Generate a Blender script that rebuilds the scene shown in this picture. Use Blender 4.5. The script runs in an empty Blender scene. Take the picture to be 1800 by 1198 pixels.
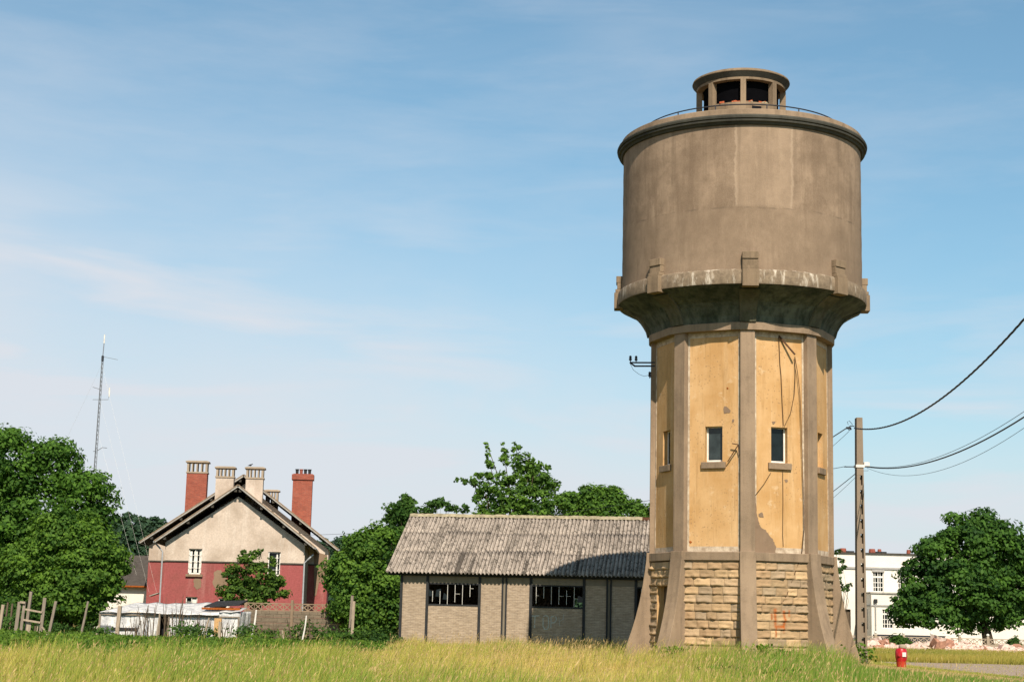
import bpy, bmesh, math, random
import numpy as np
from mathutils import Vector, Matrix
PI = math.pi
rng = np.random.default_rng(11)
random.seed(5)
sc = bpy.context.scene
COL = sc.collection

# ------------------------------------------------------------------ camera
FPX, CX, CY = 2850.0, 900.0, 599.0
roll, tilt = math.radians(1.364), math.atan(481 / 2850)
F = np.array([0, math.cos(tilt), math.sin(tilt)])
_R0 = np.array([1.0, 0, 0]); _U0 = np.array([0, -math.sin(tilt), math.cos(tilt)])
RV = _R0 * math.cos(roll) + _U0 * math.sin(roll)
UV = -_R0 * math.sin(roll) + _U0 * math.cos(roll)
CAM = np.array([0, 0, 1.65])
def ray(px, py): return F + (px - CX) / FPX * RV - (py - CY) / FPX * UV
def at(px, py, Y):
    d = ray(px, py); return CAM + d * (Y / d[1])
def onplane(px, py, P, n):
    d = ray(px, py); return CAM + d * (((np.array(P) - CAM) @ n) / (d @ n))
def atg(px, Y):            # ground point in the direction of photo column px at depth Y
    p = at(px, 1085, Y); return np.array([p[0], Y, 0.0])
cam = bpy.data.cameras.new('camera'); co = bpy.data.objects.new('camera', cam); COL.objects.link(co)
cam.sensor_width = 36.0; cam.lens = 36.0 * FPX / 1800.0; cam.clip_end = 6000; cam.clip_start = 0.1
m = Matrix(((RV[0], UV[0], -F[0], 0), (RV[1], UV[1], -F[1], 0), (RV[2], UV[2], -F[2], 1.65), (0, 0, 0, 1)))
co.matrix_world = m
sc.camera = co

# ------------------------------------------------------------------ helpers
def tag(o, label=None, cat=None, group=None, kind=None):
    if label: o['label'] = label
    if cat: o['category'] = cat
    if group: o['group'] = group
    if kind: o['kind'] = kind
    return o
def empty(name, loc, rz=0.0):
    o = bpy.data.objects.new(name, None); COL.objects.link(o)
    o.location = [float(v) for v in loc]; o.rotation_euler = (0, 0, rz); o.empty_display_size = .3
    return o
class MB:
    def __init__(s): s.v = []; s.f = []; s.mi = []; s.cur = 0
    def add(s, vs, fs):
        b = len(s.v); s.v += [tuple(float(c) for c in v) for v in vs]
        for f in fs: s.f.append([b + i for i in f]); s.mi.append(s.cur)
        return s
    def box(s, x0, x1, y0, y1, z0, z1):
        return s.add([(x0,y0,z0),(x1,y0,z0),(x1,y1,z0),(x0,y1,z0),(x0,y0,z1),(x1,y0,z1),(x1,y1,z1),(x0,y1,z1)],
                     [(0,3,2,1),(4,5,6,7),(0,1,5,4),(1,2,6,5),(2,3,7,6),(3,0,4,7)])
    def bar(s, a, b, w, d, ref=(0, 1, 0)):        # box beam from a to b, w across, d along ref
        a = np.array(a, float); b = np.array(b, float); t = b - a; t /= np.linalg.norm(t)
        r = np.array(ref, float); u = np.cross(t, r)
        if np.linalg.norm(u) < 1e-4: r = np.array([1., 0, 0]); u = np.cross(t, r)
        u /= np.linalg.norm(u); q = np.cross(u, t)
        vs = []
        for p in (a, b):
            for su, sq in ((-1,-1),(1,-1),(1,1),(-1,1)): vs.append(p + u*su*w/2 + q*sq*d/2)
        return s.add(vs, [(0,1,2,3),(7,6,5,4),(0,4,5,1),(1,5,6,2),(2,6,7,3),(3,7,4,0)])
    def tube(s, pts, r, n=6, r1=None):
        pts = [np.array(p, float) for p in pts]; k = len(pts); vs = []
        rs = [r] * k if r1 is None else [r + (r1 - r) * i / (k - 1) for i in range(k)]
        up = np.array([0.31, 0.17, 0.93])
        for i in range(k):
            t = pts[min(i+1, k-1)] - pts[max(i-1, 0)]; t = t / (np.linalg.norm(t) + 1e-9)
            u = np.cross(t, up)
            if np.linalg.norm(u) < .1: u = np.cross(t, [1, 0, 0])
            u /= np.linalg.norm(u); w = np.cross(t, u)
            for j in range(n):
                a = 2*PI*j/n; vs.append(pts[i] + (u*math.cos(a) + w*math.sin(a)) * rs[i])
        fs = [(i*n+j, i*n+(j+1) % n, (i+1)*n+(j+1) % n, (i+1)*n+j) for i in range(k-1) for j in range(n)]
        fs += [tuple(range(n))[::-1], tuple((k-1)*n + j for j in range(n))]
        return s.add(vs, fs)
    def lathe(s, prof, n=64, c=(0, 0), cap=True):
        vs = [(c[0] + r*math.sin(2*PI*j/n), c[1] - r*math.cos(2*PI*j/n), z) for r, z in prof for j in range(n)]
        k = len(prof)
        fs = [(i*n+j, i*n+(j+1) % n, (i+1)*n+(j+1) % n, (i+1)*n+j) for i in range(k-1) for j in range(n)]
        if cap: fs += [tuple(range(n))[::-1], tuple((k-1)*n + j for j in range(n))]
        return s.add(vs, fs)
    def prism(s, poly, d0, d1, fn):               # poly in (a,b); fn(a,b,d) -> point
        n = len(poly)
        vs = [fn(a, b, d0) for a, b in poly] + [fn(a, b, d1) for a, b in poly]
        fs = [tuple(range(n)), tuple(range(2*n-1, n-1, -1))] + [(i, i+n, (i+1) % n + n, (i+1) % n) for i in range(n)]
        return s.add(vs, fs)
    def build(s, name, mat, parent=None, smooth=False, bevel=0, solid=0, autosmooth=None):
        me = bpy.data.meshes.new(name); me.from_pydata(s.v, [], s.f)
        mats = mat if isinstance(mat, (list, tuple)) else [mat]
        for q in mats: me.materials.append(q)
        if len(mats) > 1: me.polygons.foreach_set('material_index', s.mi)
        bm = bmesh.new(); bm.from_mesh(me); bmesh.ops.recalc_face_normals(bm, faces=bm.faces)
        if autosmooth:
            for e in bm.edges:
                e.smooth = not (len(e.link_faces) == 2 and e.calc_face_angle(0) > autosmooth)
        bm.to_mesh(me); bm.free()
        if smooth or autosmooth: me.polygons.foreach_set('use_smooth', [True]*len(me.polygons))
        me.update()
        o = bpy.data.objects.new(name, me); COL.objects.link(o)
        if parent: o.parent = parent
        if solid:
            q = o.modifiers.new('solid', 'SOLIDIFY'); q.thickness = solid; q.offset = 0
        if bevel:
            q = o.modifiers.new('bevel', 'BEVEL'); q.width = bevel; q.segments = 2; q.limit_method = 'ANGLE'
        return o
def copy_tree(o, parent=None):
    c = o.copy(); COL.objects.link(c)
    if parent: c.parent = parent
    for ch in list(o.children): copy_tree(ch, c)
    return c
def fast_mesh(name, V, polys_n, loops, mat, parent=None, col=None):
    """V (n,3); loops flat vertex index; polys_n verts per polygon (array)"""
    me = bpy.data.meshes.new(name)
    me.vertices.add(len(V)); me.vertices.foreach_set('co', np.ascontiguousarray(V, dtype=np.float32).ravel())
    me.loops.add(len(loops)); me.loops.foreach_set('vertex_index', np.ascontiguousarray(loops, dtype=np.int32))
    me.polygons.add(len(polys_n))
    st = np.concatenate([[0], np.cumsum(polys_n)[:-1]]).astype(np.int32)
    me.polygons.foreach_set('loop_start', st)
    me.update(calc_edges=True); me.validate()
    if col is not None:
        a = me.attributes.new('col', 'FLOAT_COLOR', 'POINT')
        c4 = np.ones((len(V), 4), np.float32); c4[:, :3] = col
        a.data.foreach_set('color', c4.ravel())
    me.materials.append(mat)
    o = bpy.data.objects.new(name, me); COL.objects.link(o)
    if parent: o.parent = parent
    return o
def vn(x, y, s=1.0, seed=0):          # cheap smooth noise -1..1
    r = np.random.default_rng(seed); out = 0
    for i in range(6):
        a = r.uniform(0, 2*PI); k = r.uniform(.5, 1.8) / s; p = r.uniform(0, 6.3)
        out = out + np.sin((x*math.cos(a) + y*math.sin(a))*k + p)
    return out / 3.0

# ------------------------------------------------------------------ materials
class NT:
    def __init__(s, name):
        s.m = bpy.data.materials.new(name); s.m.use_nodes = True; s.t = s.m.node_tree
        s.b = s.t.nodes['Principled BSDF']; s.o = s.t.nodes['Material Output']
    def n(s, typ, **k):
        q = s.t.nodes.new(typ)
        for a, v in k.items():
            if a.startswith('i_'): s.set(q.inputs[a[2:].replace('_', ' ')], v)
            else: setattr(q, a, v)
        return q
    def set(s, sock, v):
        if hasattr(v, 'is_output') or isinstance(v, bpy.types.NodeSocket): s.t.links.new(v, sock)
        else: sock.default_value = v
    def coord(s, scale=(1, 1, 1), kind='Object'):
        tc = s.n('ShaderNodeTexCoord'); mp = s.n('ShaderNodeMapping')
        s.t.links.new(tc.outputs[kind], mp.inputs['Vector']); mp.inputs['Scale'].default_value = scale
        return mp.outputs[0]
    def noise(s, vec, scale, detail=6, rough=.6):
        q = s.n('ShaderNodeTexNoise'); s.t.links.new(vec, q.inputs['Vector'])
        q.inputs['Scale'].default_value = scale; q.inputs['Detail'].default_value = detail
        q.inputs['Roughness'].default_value = rough; return q.outputs['Fac']
    def ramp(s, fac, *stops):
        q = s.n('ShaderNodeValToRGB'); s.t.links.new(fac, q.inputs[0]); e = q.color_ramp.elements
        while len(e) < len(stops): e.new(.5)
        for el, (p, c) in zip(e, stops):
            el.position = p; el.color = (c, c, c, 1) if isinstance(c, (int, float)) else (*c, 1)
        return q.outputs[0]
    def mix(s, fac, a, b, mode='MIX'):
        q = s.n('ShaderNodeMix', data_type='RGBA', blend_type=mode)
        for sock, v in ((q.inputs[0], fac), (q.inputs[6], a), (q.inputs[7], b)):
            if isinstance(v, tuple): v = (*v, 1) if len(v) == 3 else v
            s.set(sock, v)
        return q.outputs[2]
    def math(s, op, a, b=0.0):
        q = s.n('ShaderNodeMath', operation=op); s.set(q.inputs[0], a); s.set(q.inputs[1], b); return q.outputs[0]
    def bump(s, h, strength=.3, dist=.02):
        q = s.n('ShaderNodeBump'); q.inputs['Strength'].default_value = strength; q.inputs['Distance'].default_value = dist
        s.t.links.new(h, q.inputs['Height']); s.t.links.new(q.outputs[0], s.b.inputs['Normal'])
    def fin(s, col, rough=.85, spec=.25, metal=0):
        s.set(s.b.inputs['Base Color'], (*col, 1) if isinstance(col, tuple) and len(col) == 3 else col)
        s.set(s.b.inputs['Roughness'], rough); s.b.inputs['Specular IOR Level'].default_value = spec
        s.b.inputs['Metallic'].default_value = metal
        return s.m
def concrete(name, c, dark=.55, streak=.5, bump=.35, light=1.18, moss=None, sc_=1.0):
    t = NT(name); v = t.coord()
    big = t.noise(v, .55*sc_, 5, .6); mid = t.noise(v, 3.2*sc_, 8, .7); fine = t.noise(v, 38*sc_, 3, .7)
    st = t.noise(t.coord((2.6, 2.6, .16)), 1.3*sc_, 5, .65)
    cd = tuple(x*dark for x in c); cl = tuple(min(1, x*light) for x in c)
    col = t.mix(t.ramp(big, (.3, 0.0), (.7, 1.0)), tuple(x*.86 for x in c), cl)
    col = t.mix(t.math('MULTIPLY', t.ramp(st, (.46, 0.0), (.72, 1.0)), streak), col, cd)
    col = t.mix(t.math('MULTIPLY', t.ramp(mid, (.52, 0.0), (.75, 1.0)), .5), col, cd)
    col = t.mix(t.math('MULTIPLY', t.ramp(fine, (.4, 0.0), (.62, 1.0)), .28), col, cl)
    if moss:
        mm = t.noise(t.coord((1.6, 1.6, .5)), 1.7, 7, .7)
        col = t.mix(t.math('MULTIPLY', t.ramp(mm, (.45, 0.0), (.65, 1.0)), .8), col, moss)
    t.bump(t.math('ADD', t.math('MULTIPLY', mid, .6), t.math('MULTIPLY', fine, .4)), bump, .03)
    return t.fin(col, .92, .15)
def plain(name, c, rough=.7, var=.25, spec=.3, metal=0, scale=4.0, bump=0):
    t = NT(name); v = t.coord(); a = t.noise(v, scale, 6, .65)
    col = t.mix(t.ramp(a, (.3, 0.0), (.7, 1.0)), tuple(x*(1-var) for x in c), tuple(min(1, x*(1+var*.6)) for x in c))
    if bump: t.bump(t.noise(v, scale*6, 5, .7), bump, .02)
    return t.fin(col, rough, spec, metal)
def wood(name, c):
    t = NT(name); a = t.noise(t.coord((14, 14, 1.2)), 2.0, 6, .65); b = t.noise(t.coord(), 1.8, 4)
    col = t.mix(t.ramp(a, (.35, 0.0), (.68, 1.0)), tuple(x*.5 for x in c), c)
    col = t.mix(t.ramp(b, (.4, 0.0), (.7, .5)), col, tuple(x*.6 for x in c))
    t.bump(a, .4, .01); return t.fin(col, .9, .1)
def foliage(name, trans=.45, rough=.5, spec=.3, tint=(1, 1, 1)):
    t = NT(name)
    at_ = t.n('ShaderNodeAttribute', attribute_name='col')
    c = t.mix(1.0, at_.outputs['Color'], tint, 'MULTIPLY')
    t.fin(c, rough, spec)
    tr = t.n('ShaderNodeBsdfTranslucent')
    c2 = t.mix(1.0, c, (1.5, 1.55, .45), 'MULTIPLY'); t.t.links.new(c2, tr.inputs['Color'])
    ms = t.n('ShaderNodeMixShader'); ms.inputs[0].default_value = trans
    t.t.links.new(t.b.outputs[0], ms.inputs[1]); t.t.links.new(tr.outputs[0], ms.inputs[2])
    t.t.links.new(ms.outputs[0], t.o.inputs['Surface'])
    return t.m
def brickmat(name, c1, c2, mortar, w, h, axis='xz', ms=.012, stain=None, bump=.4):
    t = NT(name); tc = t.n('ShaderNodeTexCoord'); sx = t.n('ShaderNodeSeparateXYZ'); t.t.links.new(tc.outputs['Object'], sx.inputs[0])
    cb = t.n('ShaderNodeCombineXYZ')
    if axis == 'xz': t.t.links.new(sx.outputs[0], cb.inputs[0])
    else: t.t.links.new(t.math('ADD', sx.outputs[0], sx.outputs[1]), cb.inputs[0])
    t.t.links.new(sx.outputs[2], cb.inputs[1])
    br = t.n('ShaderNodeTexBrick'); t.t.links.new(cb.outputs[0], br.inputs['Vector'])
    br.inputs['Color1'].default_value = (*c1, 1); br.inputs['Color2'].default_value = (*c2, 1); br.inputs['Mortar'].default_value = (*mortar, 1)
    br.inputs['Scale'].default_value = 1; br.inputs['Brick Width'].default_value = w; br.inputs['Row Height'].default_value = h
    br.inputs['Mortar Size'].default_value = ms; br.inputs['Bias'].default_value = -.1
    v = t.coord(); n1 = t.noise(v, 1.1, 7, .7); n2 = t.noise(t.coord((1, 1, 5)), 3.0, 6, .7)
    col = t.mix(t.ramp(n1, (.35, 0.0), (.7, .55)), br.outputs['Color'], tuple(x*.55 for x in c1))
    col = t.mix(t.ramp(n2, (.45, 0.0), (.72, .6)), col, tuple(min(1, x*1.45) for x in c2))
    if stain: col = t.mix(t.ramp(t.noise(v, .8, 5, .6), (.5, 0.0), (.7, .7)), col, stain)
    t.bump(t.math('ADD', t.math('MULTIPLY', br.outputs['Fac'], -1.0), n2), bump, .01)
    return t.fin(col, .92, .15)

M = {}
def tank_mat():
    t = NT('tank_concrete'); v = t.coord(); c = (.285, .20, .135)
    big = t.noise(v, .55, 6, .65); mid = t.noise(v, 2.6, 8, .72); fine = t.noise(v, 30, 4, .8)
    s1 = t.noise(t.coord((1.5, 1.5, .16)), 1.2, 7, .68); s2 = t.noise(t.coord((2.4, 2.4, .3)), 1.4, 7, .7)
    col = t.mix(t.ramp(big, (.38, 0.0), (.62, 1.0)), (.190, .137, .096), (.315, .232, .165))
    col = t.mix(t.math('MULTIPLY', t.ramp(s1, (.50, 0.0), (.64, 1.0)), .62), col, (.150, .106, .073))
    col = t.mix(t.math('MULTIPLY', t.ramp(s2, (.56, 0.0), (.68, 1.0)), .45), col, (.37, .28, .20))
    col = t.mix(t.math('MULTIPLY', t.ramp(mid, (.46, 0.0), (.66, 1.0)), .55), col, (.155, .110, .076))
    col = t.mix(t.math('MULTIPLY', t.ramp(fine, (.45, 0.0), (.6, 1.0)), .16), col, (.42, .32, .235))
    # paler re-rendered patch on the front, above the joint, with paler upright edges
    tp_ = t.n('ShaderNodeTexCoord'); sp_ = t.n('ShaderNodeSeparateXYZ'); t.t.links.new(tp_.outputs['Object'], sp_.inputs[0])
    xj = t.math('ADD', sp_.outputs[0], t.math('MULTIPLY', t.math('SUBTRACT', t.noise(v, 2.2, 6, .7), .5), .35))
    dx_ = t.math('ABSOLUTE', t.math('SUBTRACT', xj, .18)); frt = t.ramp(t.math('MULTIPLY', sp_.outputs[1], -1.0), (.0, 0.0), (.1, 1.0))
    zup = t.math('MULTIPLY', t.ramp(t.math('MULTIPLY', t.math('SUBTRACT', sp_.outputs[2], 14.0), .25), (.26, 0.0), (.29, 1.0)), frt)
    col = t.mix(t.math('MULTIPLY', t.math('MULTIPLY', t.ramp(dx_, (.90, 1.0), (.98, 0.0)), zup), .28), col, (.40, .30, .215))
    col = t.mix(t.math('MULTIPLY', t.math('MULTIPLY', t.ramp(t.math('ABSOLUTE', t.math('SUBTRACT', dx_, .93)), (.015, 1.0), (.06, 0.0)), zup), .33), col, (.46, .36, .27))
    # thin rain streaks running down from the rim
    s3 = t.noise(t.coord((3.1, 3.1, .07)), 1.0, 5, .62); tq = t.n('ShaderNodeTexCoord'); sq = t.n('ShaderNodeSeparateXYZ'); t.t.links.new(tq.outputs['Object'], sq.inputs[0])
    top = t.ramp(t.math('ADD', t.math('MULTIPLY', t.math('SUBTRACT', sq.outputs[2], 14.0), .25), t.math('MULTIPLY', t.noise(t.coord((1.3, 1.3, .1)), 1.6, 4), .9)), (.75, 0.0), (1.3, 1.0))
    col = t.mix(t.math('MULTIPLY', t.math('MULTIPLY', t.ramp(s3, (.55, 0.0), (.74, 1.0)), top), .55), col, (.12, .088, .062))
    # casting joint two fifths up, slightly browner below it
    tc_ = t.n('ShaderNodeTexCoord'); sp = t.n('ShaderNodeSeparateXYZ'); t.t.links.new(tc_.outputs['Object'], sp.inputs[0])
    zz = t.math('ADD', sp.outputs[2], t.math('MULTIPLY', t.noise(v, 2.0, 4), .12))
    low = t.ramp(t.math('MULTIPLY', t.math('SUBTRACT', zz, 14.0), .5), (.53, 1.0), (.555, 0.0))
    col = t.mix(t.math('MULTIPLY', low, .35), col, (.23, .17, .12))
    dl = t.math('ABSOLUTE', t.math('SUBTRACT', zz, 15.10))
    ln = t.math('MULTIPLY', t.ramp(dl, (.012, 1.0), (.035, 0.0)), t.ramp(t.noise(t.coord((1.5, 1.5, .2)), 1.5, 4), (.46, 0.0), (.72, .75)))
    col = t.mix(ln, col, (.11, .085, .065))
    t.bump(t.math('ADD', t.math('MULTIPLY', mid, .5), t.math('MULTIPLY', fine, .5)), .45, .04)
    return t.fin(col, .92, .15)
M['tank'] = tank_mat()
M['rim'] = concrete('blackened_shaded_concrete', (.048, .047, .040), .5, .6, .4, 1.9)  # weathered dark, with shade of the down-facing undersides put into the colour
M['conc'] = concrete('grey_concrete', (.225, .165, .115), .5, .65, .7, 1.5)
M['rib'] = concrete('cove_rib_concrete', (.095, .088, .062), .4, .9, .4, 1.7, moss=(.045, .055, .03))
M['lantern'] = concrete('lantern_concrete', (.20, .148, .10), .45, .8, .7, 1.5)
M['deep'] = plain('unlit_void', (.004, .004, .005), 1.0, .2, .0)
M['dark_conc'] = concrete('stained_shaded_concrete', (.17, .15, .115), .45, .7, .4, 1.2)  # also carries the painted shade of the house's right side wall
M['cove'] = concrete('mossy_shaded_concrete', (.050, .054, .042), .35, .9, .4, 3.0, moss=(.016, .027, .017))  # moss, with the shade under the tank put into the colour
def ring_mat():
    t = NT('ring_concrete'); v = t.coord((2.2, 2.2, .5))
    a = t.noise(v, 2.0, 6, .7); b = t.noise(t.coord(), 6, 6, .7)
    col = t.mix(t.ramp(b, (.35, 0.0), (.7, 1.0)), (.15, .115, .082), (.29, .225, .16))
    col = t.mix(t.ramp(a, (.53, 0.0), (.64, .85)), col, (.60, .54, .46))
    t.bump(b, .4, .03); return t.fin(col, .92, .15)
M['ring'] = ring_mat()
def ochre_mat():
    t = NT('ochre_render'); v = t.coord()
    big = t.noise(v, .9, 5, .6); st = t.noise(t.coord((2.2, 2.2, .2)), 1.4, 6, .7)
    col = t.mix(t.ramp(big, (.35, 0.0), (.68, 1.0)), (.47, .275, .115), (.58, .37, .185))
    col = t.mix(t.ramp(st, (.5, 0.0), (.72, .6)), col, (.64, .45, .26))
    st2 = t.noise(t.coord((3.2, 3.2, .25)), 1.9, 5, .7)
    col = t.mix(t.ramp(st2, (.53, 0.0), (.72, .7)), col, (.34, .20, .085))
    vo = t.n('ShaderNodeTexVoronoi'); t.t.links.new(v, vo.inputs['Vector']); vo.inputs['Scale'].default_value = 9
    mask = t.math('MULTIPLY', t.ramp(vo.outputs['Distance'], (.14, 1.0), (.26, 0.0)), t.ramp(t.noise(v, .75, 3), (.44, 0.0), (.56, .8)))
    col = t.mix(t.math('MULTIPLY', t.ramp(t.noise(v, 3.2, 8, .75), (.55, 0.0), (.68, 1.0)), .45), col, (.40, .25, .11))
    col = t.mix(t.math('MULTIPLY', t.ramp(t.noise(v, 2.1, 8, .7), (.60, 0.0), (.66, 1.0)), .4), col, (.66, .52, .36))
    col = t.mix(mask, col, (.30, .19, .10))
    t.bump(t.noise(v, 30, 6, .75), .35, .02); return t.fin(col, .93, .12)
M['ochre'] = ochre_mat()
def frame_mat():
    t = NT('panel_border'); v = t.coord(); a = t.noise(v, 5, 6, .7)
    col = t.mix(t.ramp(a, (.38, 0.0), (.62, 1.0)), (.34, .26, .19), (.58, .49, .38))
    t.bump(a, .3, .02); return t.fin(col, .92, .15)
M['border'] = frame_mat()
def stone_mat():
    t = NT('rock_faced_stone'); v = t.coord()
    at_ = t.n('ShaderNodeAttribute', attribute_name='col')
    a = t.noise(v, 5, 7, .7); b = t.noise(v, 1.2, 4, .6)
    col = t.mix(t.ramp(a, (.46, 0.0), (.76, .6)), at_.outputs['Color'], (.27, .19, .11))
    col = t.mix(t.ramp(b, (.55, 0.0), (.72, .4)), col, (.24, .20, .12))
    t.bump(t.noise(v, 16, 6, .75), .5, .03); return t.fin(col, .93, .15)
M['stone'] = stone_mat()
M['rust'] = plain('rust', (.30, .085, .018), .9, .45, .1, 0, 9)
M['orange'] = plain('broken_orange_brick', (.42, .11, .05), .9, .35, .1, 0, 8)
M['black'] = plain('dark_interior', (.012, .013, .016), .9, .3, .1)
M['metal_dark'] = plain('dark_painted_steel', (.03, .034, .045), .55, .4, .4, .3, 8)
M['cable'] = plain('black_cable', (.015, .016, .02), .6, .3, .3)
M['rustwire'] = plain('rusty_wire', (.08, .04, .022), .8, .4, .2)
M['white'] = plain('white_paint', (.72, .70, .66), .6, .18, .3, 0, 5)
M['glass'] = plain('dark_glass', (.010, .016, .018), .08, .3, .25)
M['glass_pale'] = plain('dirty_glass', (.03, .042, .045), .15, .6, .35, 0, 2.5)
# shed
M['brick'] = brickmat('buff_brick', (.33, .255, .185), (.42, .335, .255), (.25, .20, .155), .23, .072, 'xz', .010)
M['post_dark'] = plain('tarred_post', (.025, .027, .03), .75, .4, .25, 0, 5)
M['lintel'] = concrete('lintel_concrete', (.20, .17, .13), .6, .5, .3)
def roof_mat():
    t = NT('fibre_cement_roof'); v = t.coord()
    a = t.noise(v, .5, 5, .6); b = t.noise(t.coord((1, .55, .55)), 6.5, 8, .72); s = t.noise(t.coord((4, .3, .3)), 1.0, 6, .7)
    col = t.mix(t.ramp(a, (.3, 0.0), (.7, 1.0)), (.29, .25, .22), (.42, .365, .32))
    col = t.mix(t.ramp(s, (.47, 0.0), (.64, .75)), col, (.12, .105, .09))
    col = t.mix(t.ramp(b, (.515, 0.0), (.60, .92)), col, (.05, .044, .038))
    col = t.mix(t.ramp(t.noise(v, 11, 6, .7), (.54, 0.0), (.64, .7)), col, (.62, .55, .48))
    # a mossy run where two sheets meet, low on the slope
    tm = t.n('ShaderNodeTexCoord'); sm = t.n('ShaderNodeSeparateXYZ'); t.t.links.new(tm.outputs['Object'], sm.inputs[0])
    for x0_, hw_, y1_ in ((2.55, .22, 1.9), (3.15, .12, 1.5), (7.9, .10, 2.8), (5.6, .08, 1.2)):
        xn = t.math('ADD', sm.outputs[0], t.math('MULTIPLY', t.math('SUBTRACT', t.noise(v, 6, 5, .7), .5), .5))
        mk = t.math('MULTIPLY', t.ramp(t.math('ABSOLUTE', t.math('SUBTRACT', xn, x0_)), (hw_*.5, 1.0), (hw_, 0.0)), t.ramp(t.math('DIVIDE', t.math('ADD', sm.outputs[1], .5), y1_ + .5), (.7, 1.0), (1.0, 0.0)))
        col = t.mix(t.math('MULTIPLY', mk, .8), col, (.045, .04, .035))
    # dirt plus side shading, both painted into the valleys of the corrugation
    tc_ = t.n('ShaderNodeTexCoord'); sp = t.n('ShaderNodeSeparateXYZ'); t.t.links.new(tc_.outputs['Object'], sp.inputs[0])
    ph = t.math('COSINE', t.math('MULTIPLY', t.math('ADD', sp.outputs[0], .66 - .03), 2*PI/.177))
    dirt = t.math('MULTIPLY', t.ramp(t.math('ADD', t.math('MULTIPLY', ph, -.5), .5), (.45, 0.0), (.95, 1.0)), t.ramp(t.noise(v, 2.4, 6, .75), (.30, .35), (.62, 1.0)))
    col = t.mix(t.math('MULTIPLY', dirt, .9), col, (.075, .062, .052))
    t.bump(b, .3, .02); return t.fin(col, .95, .1)
M['roof'] = roof_mat()
M['old_rust'] = plain('old_rust', (.085, .038, .022), .9, .45, .1, 0, 6)
M['lichen'] = plain('lichen_ridge', (.33, .29, .20), .95, .5, .1, 0, 5, .5)
M['chalk'] = plain('white_chalk', (.42, .45, .43), .95, .3, .05, 0, 20)
# house
def house_mat(name, c, dirt, pale, grain=.5):
    t = NT(name); v = t.coord(); a = t.noise(v, .45, 6, .65); b = t.noise(t.coord((1.4, 1.4, .18)), .9, 6, .7); f = t.noise(v, 9, 5, .75)
    col = t.mix(t.ramp(a, (.45, 0.0), (.68, .7)), c, dirt)
    col = t.mix(t.ramp(b, (.52, 0.0), (.7, .5)), col, pale)
    col = t.mix(t.ramp(f, (.42, 0.0), (.7, grain)), col, tuple(x*.6 for x in c))
    t.bump(f, .4, .03); return t.fin(col, .93, .12)
M['cream'] = house_mat('cream_render', (.60, .505, .43), (.27, .205, .15), (.76, .71, .65), .6)
M['redwall'] = house_mat('red_render', (.34, .095, .095), (.19, .08, .065), (.46, .24, .22), .75)
M['bare'] = concrete('bare_render', (.23, .16, .11), .6, .3, .4)
M['rbrick'] = brickmat('red_brick', (.26, .06, .04), (.34, .095, .06), (.26, .15, .12), .23, .075, 'sum', .010)
M['slate'] = plain('dark_slate', (.075, .066, .06), .85, .35, .2, 0, 3, .4)
M['tile'] = plain('weathered_tile', (.27, .20, .14), .9, .35, .15, 0, 4, .5)
M['verge'] = plain('weathered_bargeboard', (.36, .34, .31), .8, .35, .2, 0, 3)
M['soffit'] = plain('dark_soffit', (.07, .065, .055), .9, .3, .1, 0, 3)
M['zinc'] = plain('zinc_pipe', (.42, .44, .47), .5, .2, .4, .3, 6)
M['felt'] = plain('roofing_felt', (.035, .036, .04), .9, .3, .1, 0, 4, .3)
M['whitewall'] = plain('whitewashed_wall', (.74, .70, .64), .85, .1, .15, 0, .5)
M['greylint'] = plain('grey_lintel', (.36, .35, .34), .9, .2, .15)
def sheet_mat():
    t = NT('plastic_sheet'); v = t.coord(); a = t.noise(t.coord((1.5, 1.5, .7)), 1.6, 7, .7); b = t.noise(t.coord((6, 6, .6)), 1.0, 5, .6)
    col = t.mix(t.ramp(a, (.4, 0.0), (.66, 1.0)), (.72, .72, .72), (.36, .37, .40))
    col = t.mix(t.ramp(b, (.55, 0.0), (.68, .75)), col, (.12, .12, .125))
    t.bump(t.noise(v, 5, 6, .6), .6, .08); return t.fin(col, .45, .35)
M['sheet'] = sheet_mat()
M['wood_grey'] = wood('grey_wood', (.32, .27, .22))
M['wood_pale'] = wood('pale_wood', (.48, .39, .30))
M['wood_dark'] = wood('dark_wood', (.16, .12, .085))
M['bark'] = wood('bark', (.085, .065, .045))
M['fence_conc'] = concrete('fence_concrete', (.19, .15, .11), .55, .6, .5)
M['fence_block'] = brickmat('fence_blocks', (.16, .13, .095), (.20, .16, .118), (.105, .085, .062), .42, .20, 'xz', .02)
M['fence_pale'] = concrete('pale_fence_concrete', (.36, .29, .22), .6, .4, .5)
M['pole'] = concrete('pole_concrete', (.235, .185, .14), .65, .3, .35)
M['red'] = plain('red_enamel', (.46, .012, .02), .35, .25, .5, 0, 6)
M['redfade'] = plain('faded_red', (.5, .05, .02), .5, .3, .4, 0, 6)
M['rubble'] = plain('rubble_plaster', (.68, .53, .46), .95, .35, .1, 0, 3, .5)
M['rubble_brick'] = plain('rubble_brick', (.40, .21, .15), .95, .4, .1, 0, 3, .5)
M['galv'] = plain('galvanised_steel', (.22, .23, .25), .5, .2, .4, .5)
M['leaf'] = foliage('tree_leaves', .35, .6, .12)
M['leaf_dull'] = foliage('far_leaves', .2, .7, .15)
M['grassm'] = foliage('grass_blades', .45, .6, .2)
def ground_mat():
    t = NT('field_soil'); v = t.coord((1, 1, 1)); a = t.noise(v, .08, 6, .65); b = t.noise(v, 1.4, 8, .7)
    col = t.mix(t.ramp(a, (.35, 0.0), (.65, 1.0)), (.13, .12, .035), (.22, .17, .06))
    col = t.mix(t.ramp(b, (.4, 0.0), (.68, .8)), col, (.07, .085, .02))
    t.bump(b, .8, .15); return t.fin(col, .98, .05)
M['ground'] = ground_mat()
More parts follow.
